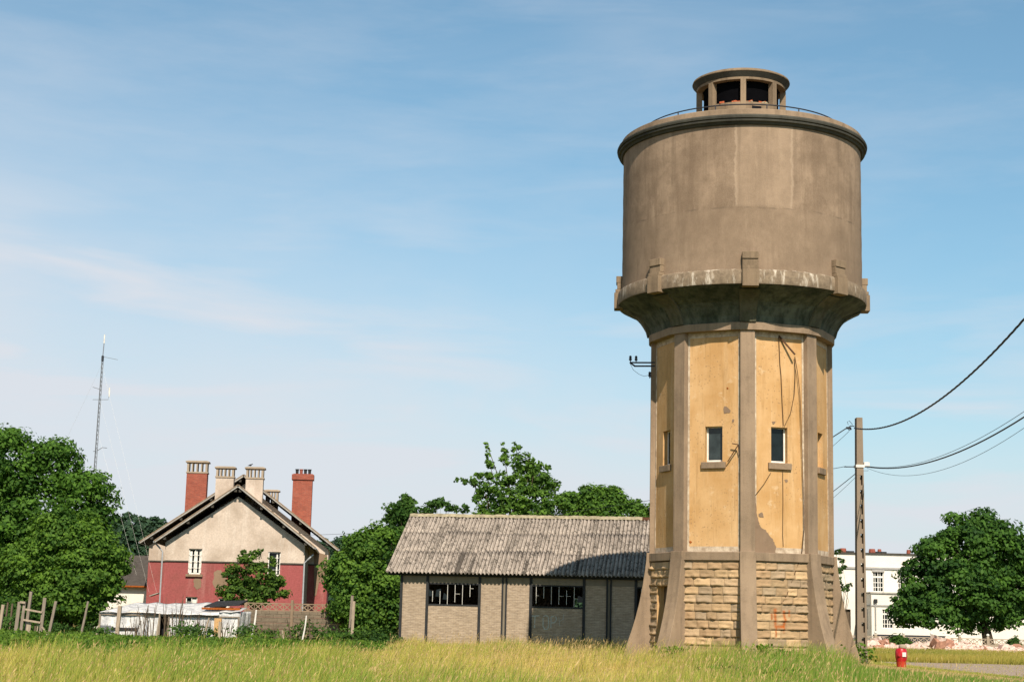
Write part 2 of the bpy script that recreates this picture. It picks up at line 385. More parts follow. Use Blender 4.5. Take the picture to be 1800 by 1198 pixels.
def gravel_mat():
    t = NT('gravel'); v = t.coord(); a = t.noise(v, .5, 6, .65); b = t.noise(v, 9, 8, .8)
    col = t.mix(t.ramp(b, (.38, 0.0), (.66, 1.0)), (.25, .19, .15), (.52, .43, .35))
    col = t.mix(t.ramp(a, (.5, 0.0), (.68, .5)), col, (.24, .21, .12))
    t.bump(b, .8, .06); return t.fin(col, .97, .08)
M['gravel'] = gravel_mat()

# ------------------------------------------------------------------ sky and sun
SUN_AZ, SUN_EL = math.radians(8.5), math.radians(44)     # azimuth: to the right of behind the camera
sv = Vector((math.sin(SUN_AZ)*math.cos(SUN_EL), -math.cos(SUN_AZ)*math.cos(SUN_EL), math.sin(SUN_EL)))
sl = bpy.data.lights.new('sun', 'SUN'); sl.energy = 5.0; sl.angle = math.radians(.5); sl.color = (1, .875, .715)
so = bpy.data.objects.new('sun', sl); COL.objects.link(so); so.location = (30, -60, 80)
so.rotation_euler = (-sv).to_track_quat('-Z', 'Y').to_euler()
W = bpy.data.worlds.new('World'); sc.world = W; W.use_nodes = True
nt = W.node_tree; bg = nt.nodes['Background']
class WN(NT):
    def __init__(s, t): s.t = t
w = WN(nt)
sky = w.n('ShaderNodeTexSky', sky_type='NISHITA'); sky.sun_disc = False; sky.sun_elevation = SUN_EL
sky.sun_rotation = math.atan2(sv.x, sv.y); sky.air_density = 1.0; sky.dust_density = 1.2; sky.ozone_density = 1.6; sky.altitude = 100
tc = w.n('ShaderNodeTexCoord'); sx = w.n('ShaderNodeSeparateXYZ'); nt.links.new(tc.outputs['Generated'], sx.inputs[0])
mp = w.n('ShaderNodeMapping'); nt.links.new(tc.outputs['Generated'], mp.inputs['Vector'])
mp.inputs['Scale'].default_value = (3.0, 1.5, 13.0); mp.inputs['Rotation'].default_value = (0, math.radians(-9), 0)
c1 = w.noise(mp.outputs[0], 1.7, 8, .62)
mp2 = w.n('ShaderNodeMapping'); nt.links.new(tc.outputs['Generated'], mp2.inputs['Vector'])
mp2.inputs['Scale'].default_value = (2.2, 1.5, 5.0); mp2.inputs['Rotation'].default_value = (0, math.radians(14), 0)
c2 = w.noise(mp2.outputs[0], 1.3, 5, .55)
# thin high veil, thicker towards the horizon and to the left, with sloping cirrus wisps
ev = w.math('ADD', sx.outputs[2], w.math('MULTIPLY', sx.outputs[0], .24))
ev = w.math('ADD', ev, w.math('MULTIPLY', w.math('SUBTRACT', c2, .5), .16))
veil = w.ramp(ev, (0.0, .93), (.08, .86), (.15, .56), (.21, .32), (.29, .15), (.42, .09))
low = w.ramp(sx.outputs[2], (0.0, .96), (.06, .80), (.12, .40), (.20, .0))
veil = w.math('MAXIMUM', veil, low)
mp3 = w.n('ShaderNodeMapping'); nt.links.new(tc.outputs['Generated'], mp3.inputs['Vector'])
mp3.inputs['Scale'].default_value = (3.4, 2.0, 21.0); mp3.inputs['Rotation'].default_value = (0, math.radians(13), 0); mp3.inputs['Location'].default_value = (1.7, .4, .9)
wv = w.n('ShaderNodeTexNoise'); nt.links.new(mp3.outputs[0], wv.inputs['Vector']); wv.inputs['Scale'].default_value = 1.25; wv.inputs['Detail'].default_value = 7; wv.inputs['Distortion'].default_value = .5
wisp = w.math('MULTIPLY', w.ramp(wv.outputs['Fac'], (.49, 0.0), (.74, .55)), w.ramp(c2, (.40, 0.3), (.58, 1.0)))
wisp = w.math('MULTIPLY', wisp, w.ramp(sx.outputs[2], (.18, 1.0), (.34, .35)))
soft = w.math('MULTIPLY', w.ramp(c1, (.45, 0.0), (.80, .22)), w.ramp(sx.outputs[2], (.10, .6), (.40, 1.0)))
fac = w.math('MINIMUM', w.math('ADD', w.math('ADD', veil, wisp), soft), .94)
skc = w.mix(1.0, sky.outputs[0], (.77, 1.25, 1.25), 'MULTIPLY')
SKY_WHITE = (6.65, 6.85, 7.35)
col = w.mix(fac, skc, SKY_WHITE)
col = w.mix(1.0, col, w.ramp(sx.outputs[2], (.38, 1.0), (.70, .30)), 'MULTIPLY')
nt.links.new(col, bg.inputs['Color']); bg.inputs['Strength'].default_value = .085
sc.view_settings.view_transform = 'Standard'; sc.view_settings.look = 'None'; sc.view_settings.exposure = .38; sc.view_settings.gamma = 1
# ------------------------------------------------------------------ water tower
TX, TY, A0 = 8.02, 56.0, -4.1
tower = empty('water_tower', (TX, TY, 0))
tag(tower, 'tall round concrete water tower on an octagonal ochre shaft with flared buttresses', 'water tower')
TC = np.array([TX, TY, 0.0])
def pol(R, a, z): a = math.radians(a); return (R*math.sin(a), -R*math.cos(a), z)
def fr(a):                 # facet frame: n outward, u to the right seen from outside
    a = math.radians(a); return np.array([math.sin(a), -math.cos(a), 0]), np.array([math.cos(a), math.sin(a), 0])
PIL = [A0 + 45*k for k in range(8)]; FAC = [A0 + 22.5 + 45*k for k in range(8)]
AP = 2.82
# tank, ring, roof
mb = MB(); n = 128
prof = [(4.19, 12.9)] + [(4.18 + .004*math.sin(i*1.7), 12.9 + (18.05-12.9)*i/24) for i in range(1, 25)]
mb.lathe(prof, n, cap=False); mb.build('tank', M['tank'], tower, smooth=True)
mb = MB(); mb.lathe([(4.10, 12.44), (4.31, 12.46), (4.325, 12.50), (4.325, 12.86), (4.30, 12.92), (4.17, 12.98)], n, cap=False)
mb.build('base_ring', M['ring'], tower, autosmooth=.5)
mb = MB()
mb.lathe([(4.15, 17.85), (4.25, 17.865), (4.29, 17.93), (4.355, 17.95), (4.37, 18.0), (4.345, 18.025), (4.40, 18.045), (4.415, 18.11), (4.39, 18.165), (4.20, 18.185)], n, cap=False)
mb.build('rim', M['rim'], tower, autosmooth=.5)
mb = MB(); mb.lathe([(4.27, 18.18), (4.26, 18.37), (4.20, 18.41), (4.05, 18.43), (3.2, 18.62), (2.3, 18.86), (1.55, 19.05)], n, cap=False)
mb.build('roof', M['conc'], tower, autosmooth=.6)
for a in PIL:
    p, u = fr(a); mb = MB()
    def cb(r0, r1, z0, z1, w):
        mb.add([tuple(p*r + u*s*w + np.array([0, 0, z])) for z in (z0, z1) for r, s in ((r0, -1), (r1, -1), (r1, 1), (r0, 1))],
               [(0,3,2,1),(4,5,6,7),(0,1,5,4),(1,2,6,5),(2,3,7,6),(3,0,4,7)])
    cb(4.02, 4.45, 12.36, 12.93, .265); cb(4.0, 4.41, 12.933, 13.05, .262); cb(4.0, 4.35, 13.053, 13.28, .258); cb(4.0, 4.385, 13.283, 13.52, .262)
    mb.build('corbel_block', M['lantern'], tower, bevel=.015)
# railing
mb = MB(); RR = 3.55
mb.tube([pol(RR, 360*i/96, 18.76) for i in range(97)], .022, 6); rl = mb.build('railing', M['metal_dark'], tower)
for a in (-22, 6, 25, 50, 80, 110, 140, 170, 200, 230, 260, 290, 315):
    MB().tube([pol(RR, a, 18.48), pol(RR, a, 18.76)], .02, 6).build('railing_post', M['metal_dark'], rl)
# lantern
mb = MB()
for a0_, a1_ in ((-54, 44), (126, 224)):
    k_ = 24; aa = [a0_ + (a1_-a0_)*i/k_ for i in range(k_+1)]; pf = [(1.40, 18.98), (1.585, 18.98), (1.585, 19.5), (1.40, 19.53)]
    vs_ = [pol(r, a, z) for a in aa for r, z in pf]
    mb.add(vs_, [(i*4+j, i*4+(j+1) % 4, (i+1)*4+(j+1) % 4, (i+1)*4+j) for i in range(k_) for j in range(4)] + [(3,2,1,0), tuple(k_*4+j for j in range(4))])
mb.lathe([(1.52, 18.96), (1.62, 18.96), (1.60, 19.06), (1.52, 19.08)], 64, cap=False)
lan = mb.build('lantern', M['lantern'], tower, autosmooth=.5)
mb = MB(); mb.lathe([(1.35, 20.33), (1.585, 20.33), (1.585, 20.46), (1.35, 20.46)], 64, cap=False); mb.build('lantern_beam', M['lantern'], lan, autosmooth=.5)
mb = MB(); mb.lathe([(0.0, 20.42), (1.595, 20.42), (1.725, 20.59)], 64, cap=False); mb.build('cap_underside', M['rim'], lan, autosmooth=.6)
mb = MB(); mb.lathe([(1.73, 20.59), (1.74, 20.61), (1.72, 20.67), (1.60, 20.73), (1.0, 20.82), (0.0, 20.86)], 64, cap=False)
mb.build('lantern_roof', M['lantern'], lan, autosmooth=.6)
mb = MB(); mb.lathe([(1.33, 18.95), (1.33, 20.45)], 32, cap=False); mb.build('lantern_core', M['deep'], lan, smooth=True)
for a in PIL:
    p, u = fr(a - 1); mb = MB()
    mb.add([tuple(p*r + u*s*.095 + np.array([0, 0, z])) for z in (19.03, 20.34) for r, s in ((1.38, -1), (1.59, -1), (1.59, 1), (1.38, 1))],
           [(0,3,2,1),(4,5,6,7),(0,1,5,4),(1,2,6,5),(2,3,7,6),(3,0,4,7)])
    mb.build('lantern_post', M['lantern'], lan)
for k in range(22):       # broken orange tile pieces left along the sill
    a = rng.choice([rng.normal(-14, 9), rng.normal(22, 9), rng.uniform(-40, 36)]); s = rng.uniform(.02, .06); q = pol(1.51 + rng.uniform(-.05, .05), a, 19.52 + s*.3)
    e = rng.uniform(-.6, .6); MB().bar(np.array(q) - [s*1.4, 0, s*e], np.array(q) + [s*1.4, 0, s*e], s*1.1, s).build('broken_tile', M['orange'] if k % 3 else M['lichen'], lan)
MB().add([tuple(np.array(fr(12)[0])*1.592 + fr(12)[1]*x + np.array([0, 0, z])) for z, x in ((19.1, -.17), (19.1, .17), (19.36, .17), (19.36, -.17))] +
         [tuple(np.array(fr(12)[0])*1.55 + fr(12)[1]*x + np.array([0, 0, z])) for z, x in ((19.1, -.17), (19.1, .17), (19.36, .17), (19.36, -.17))],
         [(0,1,2,3),(0,4,5,1),(1,5,6,2),(2,6,7,3),(3,7,4,0)]).build('hatch', M['black'], lan)
# cove: octagon with chamfered corners growing into a circle
angs = []
HW = 4.6
for k in range(8):
    a = PIL[k]; angs += [a-HW, a-HW/2, a, a+HW/2, a+HW] + [a+HW + (45-2*HW)*j/8 for j in range(1, 8)]
def polyR(a, apf, app):     # radius of chamfered octagon along angle a
    d = (a - A0 + 22.5) % 45 - 22.5; r1 = app / math.cos(math.radians(d))
    e = (a - A0) % 45 - 22.5; r2 = apf / math.cos(math.radians(e))
    return min(r1, r2) if abs(d) > HW + .01 else r1
levels = [(12.44, 4.30, 1.0), (12.40, 4.22, .96), (12.31, 4.05, .9), (12.22, 3.86, .8), (12.12, 3.68, .66), (12.02, 3.53, .5), (11.90, 3.42, .36), (11.75, 3.32, .22), (11.60, 3.235, .10), (11.46, 3.195, .03), (11.40, 3.18, 0), (11.385, 3.215, 0), (11.14, 3.205, 0)]
vs = []; N = len(angs)
for z, R, wgt in levels:
    for a in angs:
        base = polyR(a, R - .09, R); vs.append(pol(base*(1-wgt) + R*wgt, a, z))
for a in angs: vs.append(pol(2.7, a, 11.14))
assert len(levels) == 13
fs = [(i*N+j, i*N+(j+1) % N, (i+1)*N+(j+1) % N, (i+1)*N+j) for i in range(len(levels)) for j in range(N)]
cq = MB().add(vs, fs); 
for q_ in range(len(cq.f)): cq.mi[q_] = 1 if q_ // N in (11, 12) else 0  # lip keeps plain concrete, cove above gets the shade-darkened tone
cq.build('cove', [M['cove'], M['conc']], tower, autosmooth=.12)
for a in PIL:             # shallow ribs carrying each pilaster up through the cove
    p, u = fr(a); vs = []; pr = [(z, R) for z, R, wgt in levels[2:11]]
    for z, R in pr: vs += [tuple(p*(R+d) + u*s*(.27 + .10*max(0, R-3.25)) + np.array([0, 0, z])) for s, d in ((-1, -.12), (-1, .09), (1, .09), (1, -.12))]
    fs = [(i*4+j, i*4+j+1, (i+1)*4+j+1, (i+1)*4+j) for i in range(len(pr)-1) for j in range(3)]
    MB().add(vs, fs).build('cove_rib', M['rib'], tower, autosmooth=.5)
# inner solid drum so that nothing shows through
MB().lathe([(2.60, 0.0), (2.60, 11.6), (4.05, 12.5)], 32).build('core', M['black'], tower)
# pilasters and buttresses
bprof = [(2.55, 0), (4.12, -.02), (3.98, .4), (3.86, .8), (3.72, 1.2), (3.585, 1.65), (3.45, 2.2), (3.35, 2.75), (3.27, 3.3), (3.235, 3.6), (3.225, 3.86), (2.55, 3.86)]
for a in PIL:
    p, u = fr(a); mb = MB()
    mb.add([tuple(p*r + u*s*.24 + np.array([0, 0, z])) for z in (3.8, 11.15) for r, s in ((2.6, -1), (3.13, -1), (3.13, 1), (2.6, 1))],
           [(0,3,2,1),(4,5,6,7),(0,1,5,4),(1,2,6,5),(2,3,7,6),(3,0,4,7)])
    mb.build('pilaster', M['conc'], tower, bevel=.012)
    MB().prism(bprof, -.26, .26, lambda r, z, d: tuple(p*r + u*d + np.array([0, 0, z]))).build('buttress', M['conc'], tower, bevel=.015)
# facets
U1 = 3.13*math.sin(math.radians(22.5)) - .24*math.cos(math.radians(22.5)) + .04
WZ0, WZ1, WW = 6.79, 7.97, .30
def grid_wall(mb, P, u, nrm, us, zs, holes):
    """front faces of a wall in cells; holes are (i,j) cells left open"""
    for i in range(len(us)-1):
        for j in range(len(zs)-1):
            if (i, j) in holes: continue
            q = [P + u*a + np.array([0, 0, z]) for a, z in ((us[i], zs[j]), (us[i+1], zs[j]), (us[i+1], zs[j+1]), (us[i], zs[j+1]))]
            mb.add([tuple(x) for x in q], [(0, 1, 2, 3)])
stone_cols = [(.43, .295, .17), (.48, .335, .195), (.34, .235, .14), (.45, .32, .20), (.38, .255, .15), (.33, .245, .165)]
RUST = []
for fi, a in enumerate(FAC):
    p, u = fr(a); P = p*(AP - .012)
    mb = MB(); grid_wall(mb, P, u, p, [-U1, -WW, WW, U1], [3.8, WZ0, WZ1, 11.2], {(1, 1)})
    mb.build('wall_panel', M['ochre'], tower)
    mb = MB()              # pale borders, 12-15 mm proud of the render
    def strip(u0, u1, z0, z1, d0=.0, d1=.014):
        mb.add([tuple(p*(AP-.012+d) + u*x + np.array([0, 0, z])) for d in (d0, d1) for x, z in ((u0, z0), (u1, z0), (u1, z1), (u0, z1))],
               [(0,3,2,1),(4,5,6,7),(0,1,5,4),(1,2,6,5),(2,3,7,6),(3,0,4,7)])
    strip(-U1, -U1+.17, 3.84, 11.14); strip(U1-.17, U1, 3.84, 11.14); strip(-U1+.17, U1-.17, 3.84, 4.02, 0, .012); strip(-U1+.17, U1-.17, 10.96, 11.14, 0, .012)
    mb.build('panel_border', M['border'], tower)
    mb = MB()
    mb.add([tuple(p*r + u*x + np.array([0, 0, z])) for z in (3.56, 3.84) for r, x in ((2.6, -U1), (3.0, -U1), (3.0, U1), (2.6, U1))],
           [(0,3,2,1),(4,5,6,7),(0,1,5,4),(1,2,6,5),(2,3,7,6),(3,0,4,7)])
    mb.build('plinth_band', M['conc'], tower, bevel=.02)
    # window: white reveal, frame, pane, sill
    q = lambda d, x, z: tuple(p*(AP - .012 + d) + u*x + np.array([0, 0, z]))
    mb = MB()
    for (x0, z0), (x1, z1) in (((-WW, WZ0), (-WW, WZ1)), ((-WW, WZ1), (WW, WZ1)), ((WW, WZ1), (WW, WZ0)), ((WW, WZ0), (-WW, WZ0))):
        mb.add([q(0, x0, z0), q(0, x1, z1), q(-.24, x1, z1), q(-.24, x0, z0)], [(0, 1, 2, 3)])
    win = mb.build('window', M['ochre'], tower)
    mb = MB()
    for x0, x1, z0, z1 in ((-WW, -WW+.055, WZ0, WZ1), (WW-.055, WW, WZ0, WZ1), (-WW+.055, WW-.055, WZ0, WZ0+.075), (-WW+.055, WW-.055, WZ1-.03, WZ1)):
        mb.add([q(d, x, z) for d in (-.21, -.17) for x, z in ((x0, z0), (x1, z0), (x1, z1), (x0, z1))],
               [(0,3,2,1),(4,5,6,7),(0,1,5,4),(1,2,6,5),(2,3,7,6),(3,0,4,7)])
    mb.build('frame', M['white'], win)
    MB().add([q(-.195, -WW, WZ0), q(-.195, WW, WZ0), q(-.195, WW, WZ1), q(-.195, -WW, WZ1)], [(0, 1, 2, 3)]).build('pane', M['glass'] if fi != 7 else M['glass_pale'], win)
    MB().add([q(d, x, z) for z in (WZ0-.22, WZ0-.005) for d, x in ((-.2, -.42), (.09, -.42), (.09, .42), (-.2, .42))],
             [(0,3,2,1),(4,5,6,7),(0,1,5,4),(1,2,6,5),(2,3,7,6),(3,0,4,7)]).build('sill', M['conc'], win, bevel=.015)
    # rock faced stone base
    V = []; L = []; C = []; h = .272; SW = U1 + .03
    for c in range(13):
        z0 = c*h + (0.004 if c else 0); z1 = (c+1)*h; x = -SW
        while x < SW - .01:
            wd = rng.uniform(.34, .72)
            if SW - (x + wd) < .3: wd = SW - x
            x0, x1 = x + .004, x + wd - .004; x += wd
            if fi == 6 and z0 < 2.6:      # doorway in the left facet
                if x0 > -.42: continue
                x1 = min(x1, -.42)
                if x1 - x0 < .05: continue
            nu, nv = (16, 11) if fi == 0 else (10, 9); b = len(V); cc = np.array(stone_cols[rng.integers(6)]) * rng.uniform(.88, 1.12)
            amp = rng.uniform(.5, 1.25); sd = rng.integers(1e6)
            tilt_ = rng.uniform(-.4, .4)
            for j in range(nv):
                for i in range(nu):
                    s, t = i/(nu-1), j/(nv-1)
                    e = min(1, 7*min(s, 1-s)) * min(1, 9*t if t < .5 else 6*(1-t))
                    bul = (.020 + .038*math.exp(-((t-.2)/.16)**2)*(1 + .8*vn(s*wd*11, 0, 1.0, sd)) + .020*vn(s*wd*12, t*4, .8, sd+1) + .007*rng.normal()) * e * amp * (1 + tilt_*(s-.5))
                    X = x0 + (x1-x0)*s; Z = z0 + (z1 - .009 - z0)*t
                    V.append(p*(2.915 + max(0, bul)) + u*X + np.array([0, 0, Z])); C.append(cc)
            for j in range(nv-1):
                for i in range(nu-1): L += [b+j*nu+i, b+j*nu+i+1, b+(j+1)*nu+i+1, b+(j+1)*nu+i]
    if fi == 0:           # rust run-off soaked into the stone
        for (xa, ya), (xb_, yb_), wd_ in (((1363, 1071), (1364.5, 1101), .045), ((1364.5, 1100.5), (1379, 1101), .05), ((1378.5, 1074), (1381, 1088), .04), ((1381, 1088), (1379, 1101), .05),
                                          ((1388, 1073), (1388.5, 1082), .03), ((1357.5, 1079), (1358, 1087), .03), ((1365, 1101), (1365.3, 1118), .025), ((1379, 1101), (1379.6, 1112), .02)):
            g0, g1 = (onplane(xa, ya, TC + p*2.97, p) - TC), (onplane(xb_, yb_, TC + p*2.97, p) - TC)
            RUST.append((np.array([g0 @ u, g0[2]]), np.array([g1 @ u, g1[2]]), wd_))
        for i_, vv in enumerate(V):
            q_ = np.array([vv @ u, vv[2]]); k_ = 0.0
            for g0, g1, wd_ in RUST:
                s_ = np.clip(((q_-g0) @ (g1-g0))/((g1-g0) @ (g1-g0)), 0, 1); k_ = max(k_, math.exp(-(np.linalg.norm(q_ - g0 - (g1-g0)*s_)/wd_)**2))
            C[i_] = np.array(C[i_])*(1-k_) + np.array((.36, .085, .012))*k_
    sw = fast_mesh('stone_wall', np.array(V), np.full(len(L)//4, 4), np.array(L), M['stone'], tower, np.array(C))
    if fi == 6:
        k_ = lambda d, x, z: tuple(p*d + u*x + np.array([0, 0, z]))
        dj = MB().add([k_(2.93, -.42, 0), k_(2.67, -.42, 0), k_(2.67, -.42, 2.72), k_(2.93, -.42, 2.72), k_(2.93, SW, 2.72), k_(2.67, SW, 2.72)], [(0, 1, 2, 3), (3, 2, 5, 4)]).build('doorway', M['ochre'], tower)
        MB().add([k_(2.665, -.42, 0), k_(2.665, SW, 0), k_(2.665, SW, 2.72), k_(2.665, -.42, 2.72)], [(0, 1, 2, 3)]).build('door', M['wood_dark'], dj)
    MB().add([tuple(p*(2.905 if fi != 6 else 2.66) + u*x + np.array([0, 0, z])) for x, z in ((-SW, 0), (SW, 0), (SW, 3.57), (-SW, 3.57))], [(0, 1, 2, 3)]).build('mortar', M['lantern'], sw)
def tpl(px, py, fi, d=.0, ap=AP):      # point on a facet seen at a photo position, tower-local
    p, u = fr(FAC[fi]); return onplane(px, py, TC + p*(ap + d), p) - TC
RF, LF = 0, 7             # right-front and left-front facets
# bare patches where the render has fallen
def rough(pts, n=4, j=.9):
    out = []; k = len(pts)
    for i in range(k):
        (x0, y0), (x1, y1) = pts[i], pts[(i+1) % k]
        for q in range(n):
            s = q/n; L_ = math.hypot(x1-x0, y1-y0); a = min(j, L_/n*.45)
            out.append((x0+(x1-x0)*s + rng.uniform(-a, a)*(q > 0), y0+(y1-y0)*s + rng.uniform(-a, a)*(q > 0)))
    return out
def patch(pts, fi, d=.006, name='bare_patch', mat='bare'):
    pts = rough(pts); pp = [tpl(x, y, fi, d) for x, y in pts]; nrm = fr(FAC[fi])[0]*.006
    k = len(pp)
    MB().add([tuple(v) for v in pp] + [tuple(v - nrm) for v in pp], [tuple(range(k))] + [(i, (i+1) % k, (i+1) % k + k, i + k) for i in range(k)]).build(name, M[mat], tower)
patch([(1325, 979), (1364.5, 979), (1363, 970), (1364.5, 962), (1361.5, 953), (1358, 946), (1352, 940), (1347, 932), (1342, 929), (1337, 925), (1334, 917), (1331, 904), (1329, 885), (1327, 868), (1325, 860)], RF, .012)
def blob(cx, cy, r, fi, sy=1.0, d=.0, mat='bare'):
    patch([(cx + r*math.cos(k*.698)*q_, cy + r*sy*math.sin(k*.698)*q_) for k, q_ in enumerate(rng.uniform(.55, 1.25, 9))], fi, d, 'bare_patch', mat)
blob(1277, 720, 6.5, LF); blob(1338.5, 905, 5, RF, 1.1); blob(1360, 742, 3, RF); blob(1382, 844, 3.6, RF); blob(1289, 739, 2, LF, 1.5); blob(1279, 682, 1.6, LF, 1.3, 0, 'rust'); blob(1214, 952, 2.2, LF, 1, 0, 'rust')
# cables, strut, bracket
def cable(pts, fi, r=.012, d=.03, mat='rustwire', ap=AP):
    q = [tpl(x, y, fi, d, ap) for x, y in pts]; MB().tube(q, r, 5).build('cable', M[mat], tower)
cable([(1369, 592), (1371, 640), (1373, 660), (1375, 710), (1377, 748)], RF)
cable([(1397, 626), (1398, 660), (1396, 695), (1390, 725), (1379, 748)], RF, .010, .06)
cable([(1397, 626), (1402, 655), (1406, 690), (1408, 740), (1411, 830), (1413, 880), (1413.5, 930), (1410, 968)], RF, .012, .09)
cable([(1410, 968), (1405, 985), (1396, 1010), (1384, 1043), (1375, 1059), (1372, 1060)], RF, .014, .10)
cable([(1376, 824), (1376.5, 880), (1376, 940), (1377, 960)], RF, .008)
cable([(1355, 830), (1343, 850), (1326, 872)], RF, .008)
a_, b_ = tpl(1369, 590, RF, .0), tpl(1397.5, 623, RF, .45)
a_, b_ = np.array(a_), np.array(tpl(1397.5, 623, RF, .25))
MB().bar(a_, b_, .05, .05).build('strut', M['rustwire'], tower)
c_, d_ = np.array(tpl(1298, 781, LF, .15)), np.array(tpl(1287, 779, LF, .15))
mb = MB(); mb.bar(c_, d_, .03, .03); mb.bar(c_, tpl(1279, 811, LF, .10), .03, .03); mb.tube([c_, tpl(1299, 800, LF, .05)], .012, 5); mb.build('small_bracket', M['rustwire'], tower)
# crossarm with insulators on the left side
br = MB()
lx = at(1107, 641, 56) - TC; sh = at(1150, 638, 56) - TC
for dz, x0, dy in ((0.0, lx[0], 0), (-.12, lx[0]+.16, .0)):
    br.bar((x0, dy, sh[2]+dz), (-2.9, dy, sh[2]+dz + .02), .05, .05)
br.bar((lx[0], 0, sh[2]), (lx[0]+.18, 0, sh[2]-.12), .05, .05)
arm = br.build('crossarm', M['metal_dark'], tower)
for ix, iz in ((lx[0]+.02, sh[2]+.03), (lx[0]+.22, sh[2]+.03), (lx[0]+.70, sh[2]-.52)):
    MB().lathe([(.012, iz-.02), (.02, iz+.04), (.05, iz+.05), (.055, iz+.10), (.03, iz+.12), (.05, iz+.14), (.04, iz+.20), (.01, iz+.22)], 10, (ix, 0)).build('insulator', M['metal_dark'], arm)
MB().bar((lx[0]+.70, 0, sh[2]-.50), (-2.95, 0, sh[2]-.50), .03, .03).build('insulator_pin', M['metal_dark'], arm)
MB().tube([(lx[0]+.02, 0, sh[2]-.05), (lx[0]+.12, 0, sh[2]-.25), (lx[0]+.32, 0, sh[2]-.40), (lx[0]+.5, 0, sh[2]-.47), (lx[0]+.70, 0, sh[2]-.42)], .007, 5).build('wire', M['cable'], arm)

# ------------------------------------------------------------------ brick shed
th = math.radians(-7.7)
W0 = atg(704, 74); shed = empty('brick_shed', W0, th)
tag(shed, 'long low brick shed with a pale corrugated roof and broken windows, behind the tower', 'shed')
DS = 10.0; LS = 14.05; ZE = 3.20
posts = [0, 1.19, 3.57, 5.88, 8.26, 10.56, 12.94, LS]
wins = [(1.19, 3.57), (5.88, 8.26), (10.56, 12.94)]
def sbox(mb, x0, x1, z0, z1, side=0, t=.12, proud=0.0):
    if side == 0: mb.box(x0, x1, -proud, t, z0, z1)
    else: mb.box(x0, x1, DS-t, DS+proud, z0, z1)
segs = []; e = sorted(set(posts + [4.69, 9.37]))
for side in (0, 1):
    for x0, x1 in zip(e[:-1], e[1:]):
        g0 = .06 if x0 not in (4.69, 9.37) else .12; g1 = .06 if x1 not in (4.69, 9.37) else .12
        iswin = (x0, x1) in (wins if side == 0 else wins[1:2])
        mb = MB(); sbox(mb, x0+g0, x1-g1, -.1, 1.98 if iswin else 3.0, side); mb.build('brick_panel', M['brick'], shed)
        mb = MB(); sbox(mb, x0+g0, x1-g1, 3.003, 3.30, side, .12, .006); mb.build('lintel', M['lintel'], shed)
        if iswin and side:
            mb = MB(); sbox(mb, x0+.06, x0+1.05, 1.985, 3.0, 1); sbox(mb, x0+1.053, x1-.06, 2.55, 3.0, 1); mb.build('boarding', M['wood_dark'], shed)
        if iswin:
            mb = MB(); f = lambda a, b, c, d: sbox(mb, a, b, c, d, side, .10, .01)
            f(x0+.05, x1-.05, 1.983, 2.06); f(x0+.05, x1-.05, 2.94, 3.0)
            wn = mb.build('window', M['post_dark'], shed)
            if side: continue
            for k in range(1, 7):
                xx = x0 + (x1-x0)*k/7 - .1; mb = MB()
                lo, hi = 2.06 + rng.choice([0, .1, .35]), 2.94 - rng.choice([0, 0, .15, .3])
                sbox(mb, xx-.007, xx+.007, lo, hi, side, .06)
                if rng.random() < .5: sbox(mb, xx, xx + rng.uniform(.08, .25), lo + .36, lo + .372, side, .05)
                mb.build('mullion', M['white'], wn)
            mb = MB()
            for k in range(7):
                xx = x0 + (x1-x0)*k/7 + .02
                if rng.random() < .35: 
                    zz = rng.uniform(2.1, 2.5); yy = .05 if side == 0 else DS - .05
                    mb.add([(xx, yy, zz), (xx + .25, yy, zz), (xx + .25, yy, zz + rng.uniform(.1, .35)), (xx + .05, yy, zz + .3)], [(0, 1, 2, 3)])
            if mb.v: mb.build('pane', M['glass'], wn)
    for x in posts:
        mb = MB(); sbox(mb, x-.06, x+.06, -.1, 3.30, side, .14, .05); mb.build('post', M['post_dark'], shed, bevel=.006)
    for x in (4.69, 9.37):
        for dx in (-.085, .085):
            mb = MB(); sbox(mb, x+dx-.035, x+dx+.035, -.1, 3.30, side, .14, .05); mb.build('post', M['post_dark'], shed)
        mb = MB(); sbox(mb, x-.05, x+.05, -.1, 3.28, side, .12, .0); mb.build('jamb', M['lintel'], shed)
for x in (0.02, LS-.14):
    mb = MB(); mb.prism([(.15, -.1), (DS-.15, -.1), (DS-.15, 3.3), (DS/2, 6.05), (.15, 3.3)], x, x+.12, lambda a, b, d: (d, a, b)); mb.build('gable_wall', M['brick'], shed)
MB().box(.2, LS-.2, .2, DS-.2, -.05, .02).build('floor', M['dark_conc'], shed)
MB().box(-.6, LS+.4, -.10, -.03, 3.303, 3.45).build('wall_plate', M['post_dark'], shed)
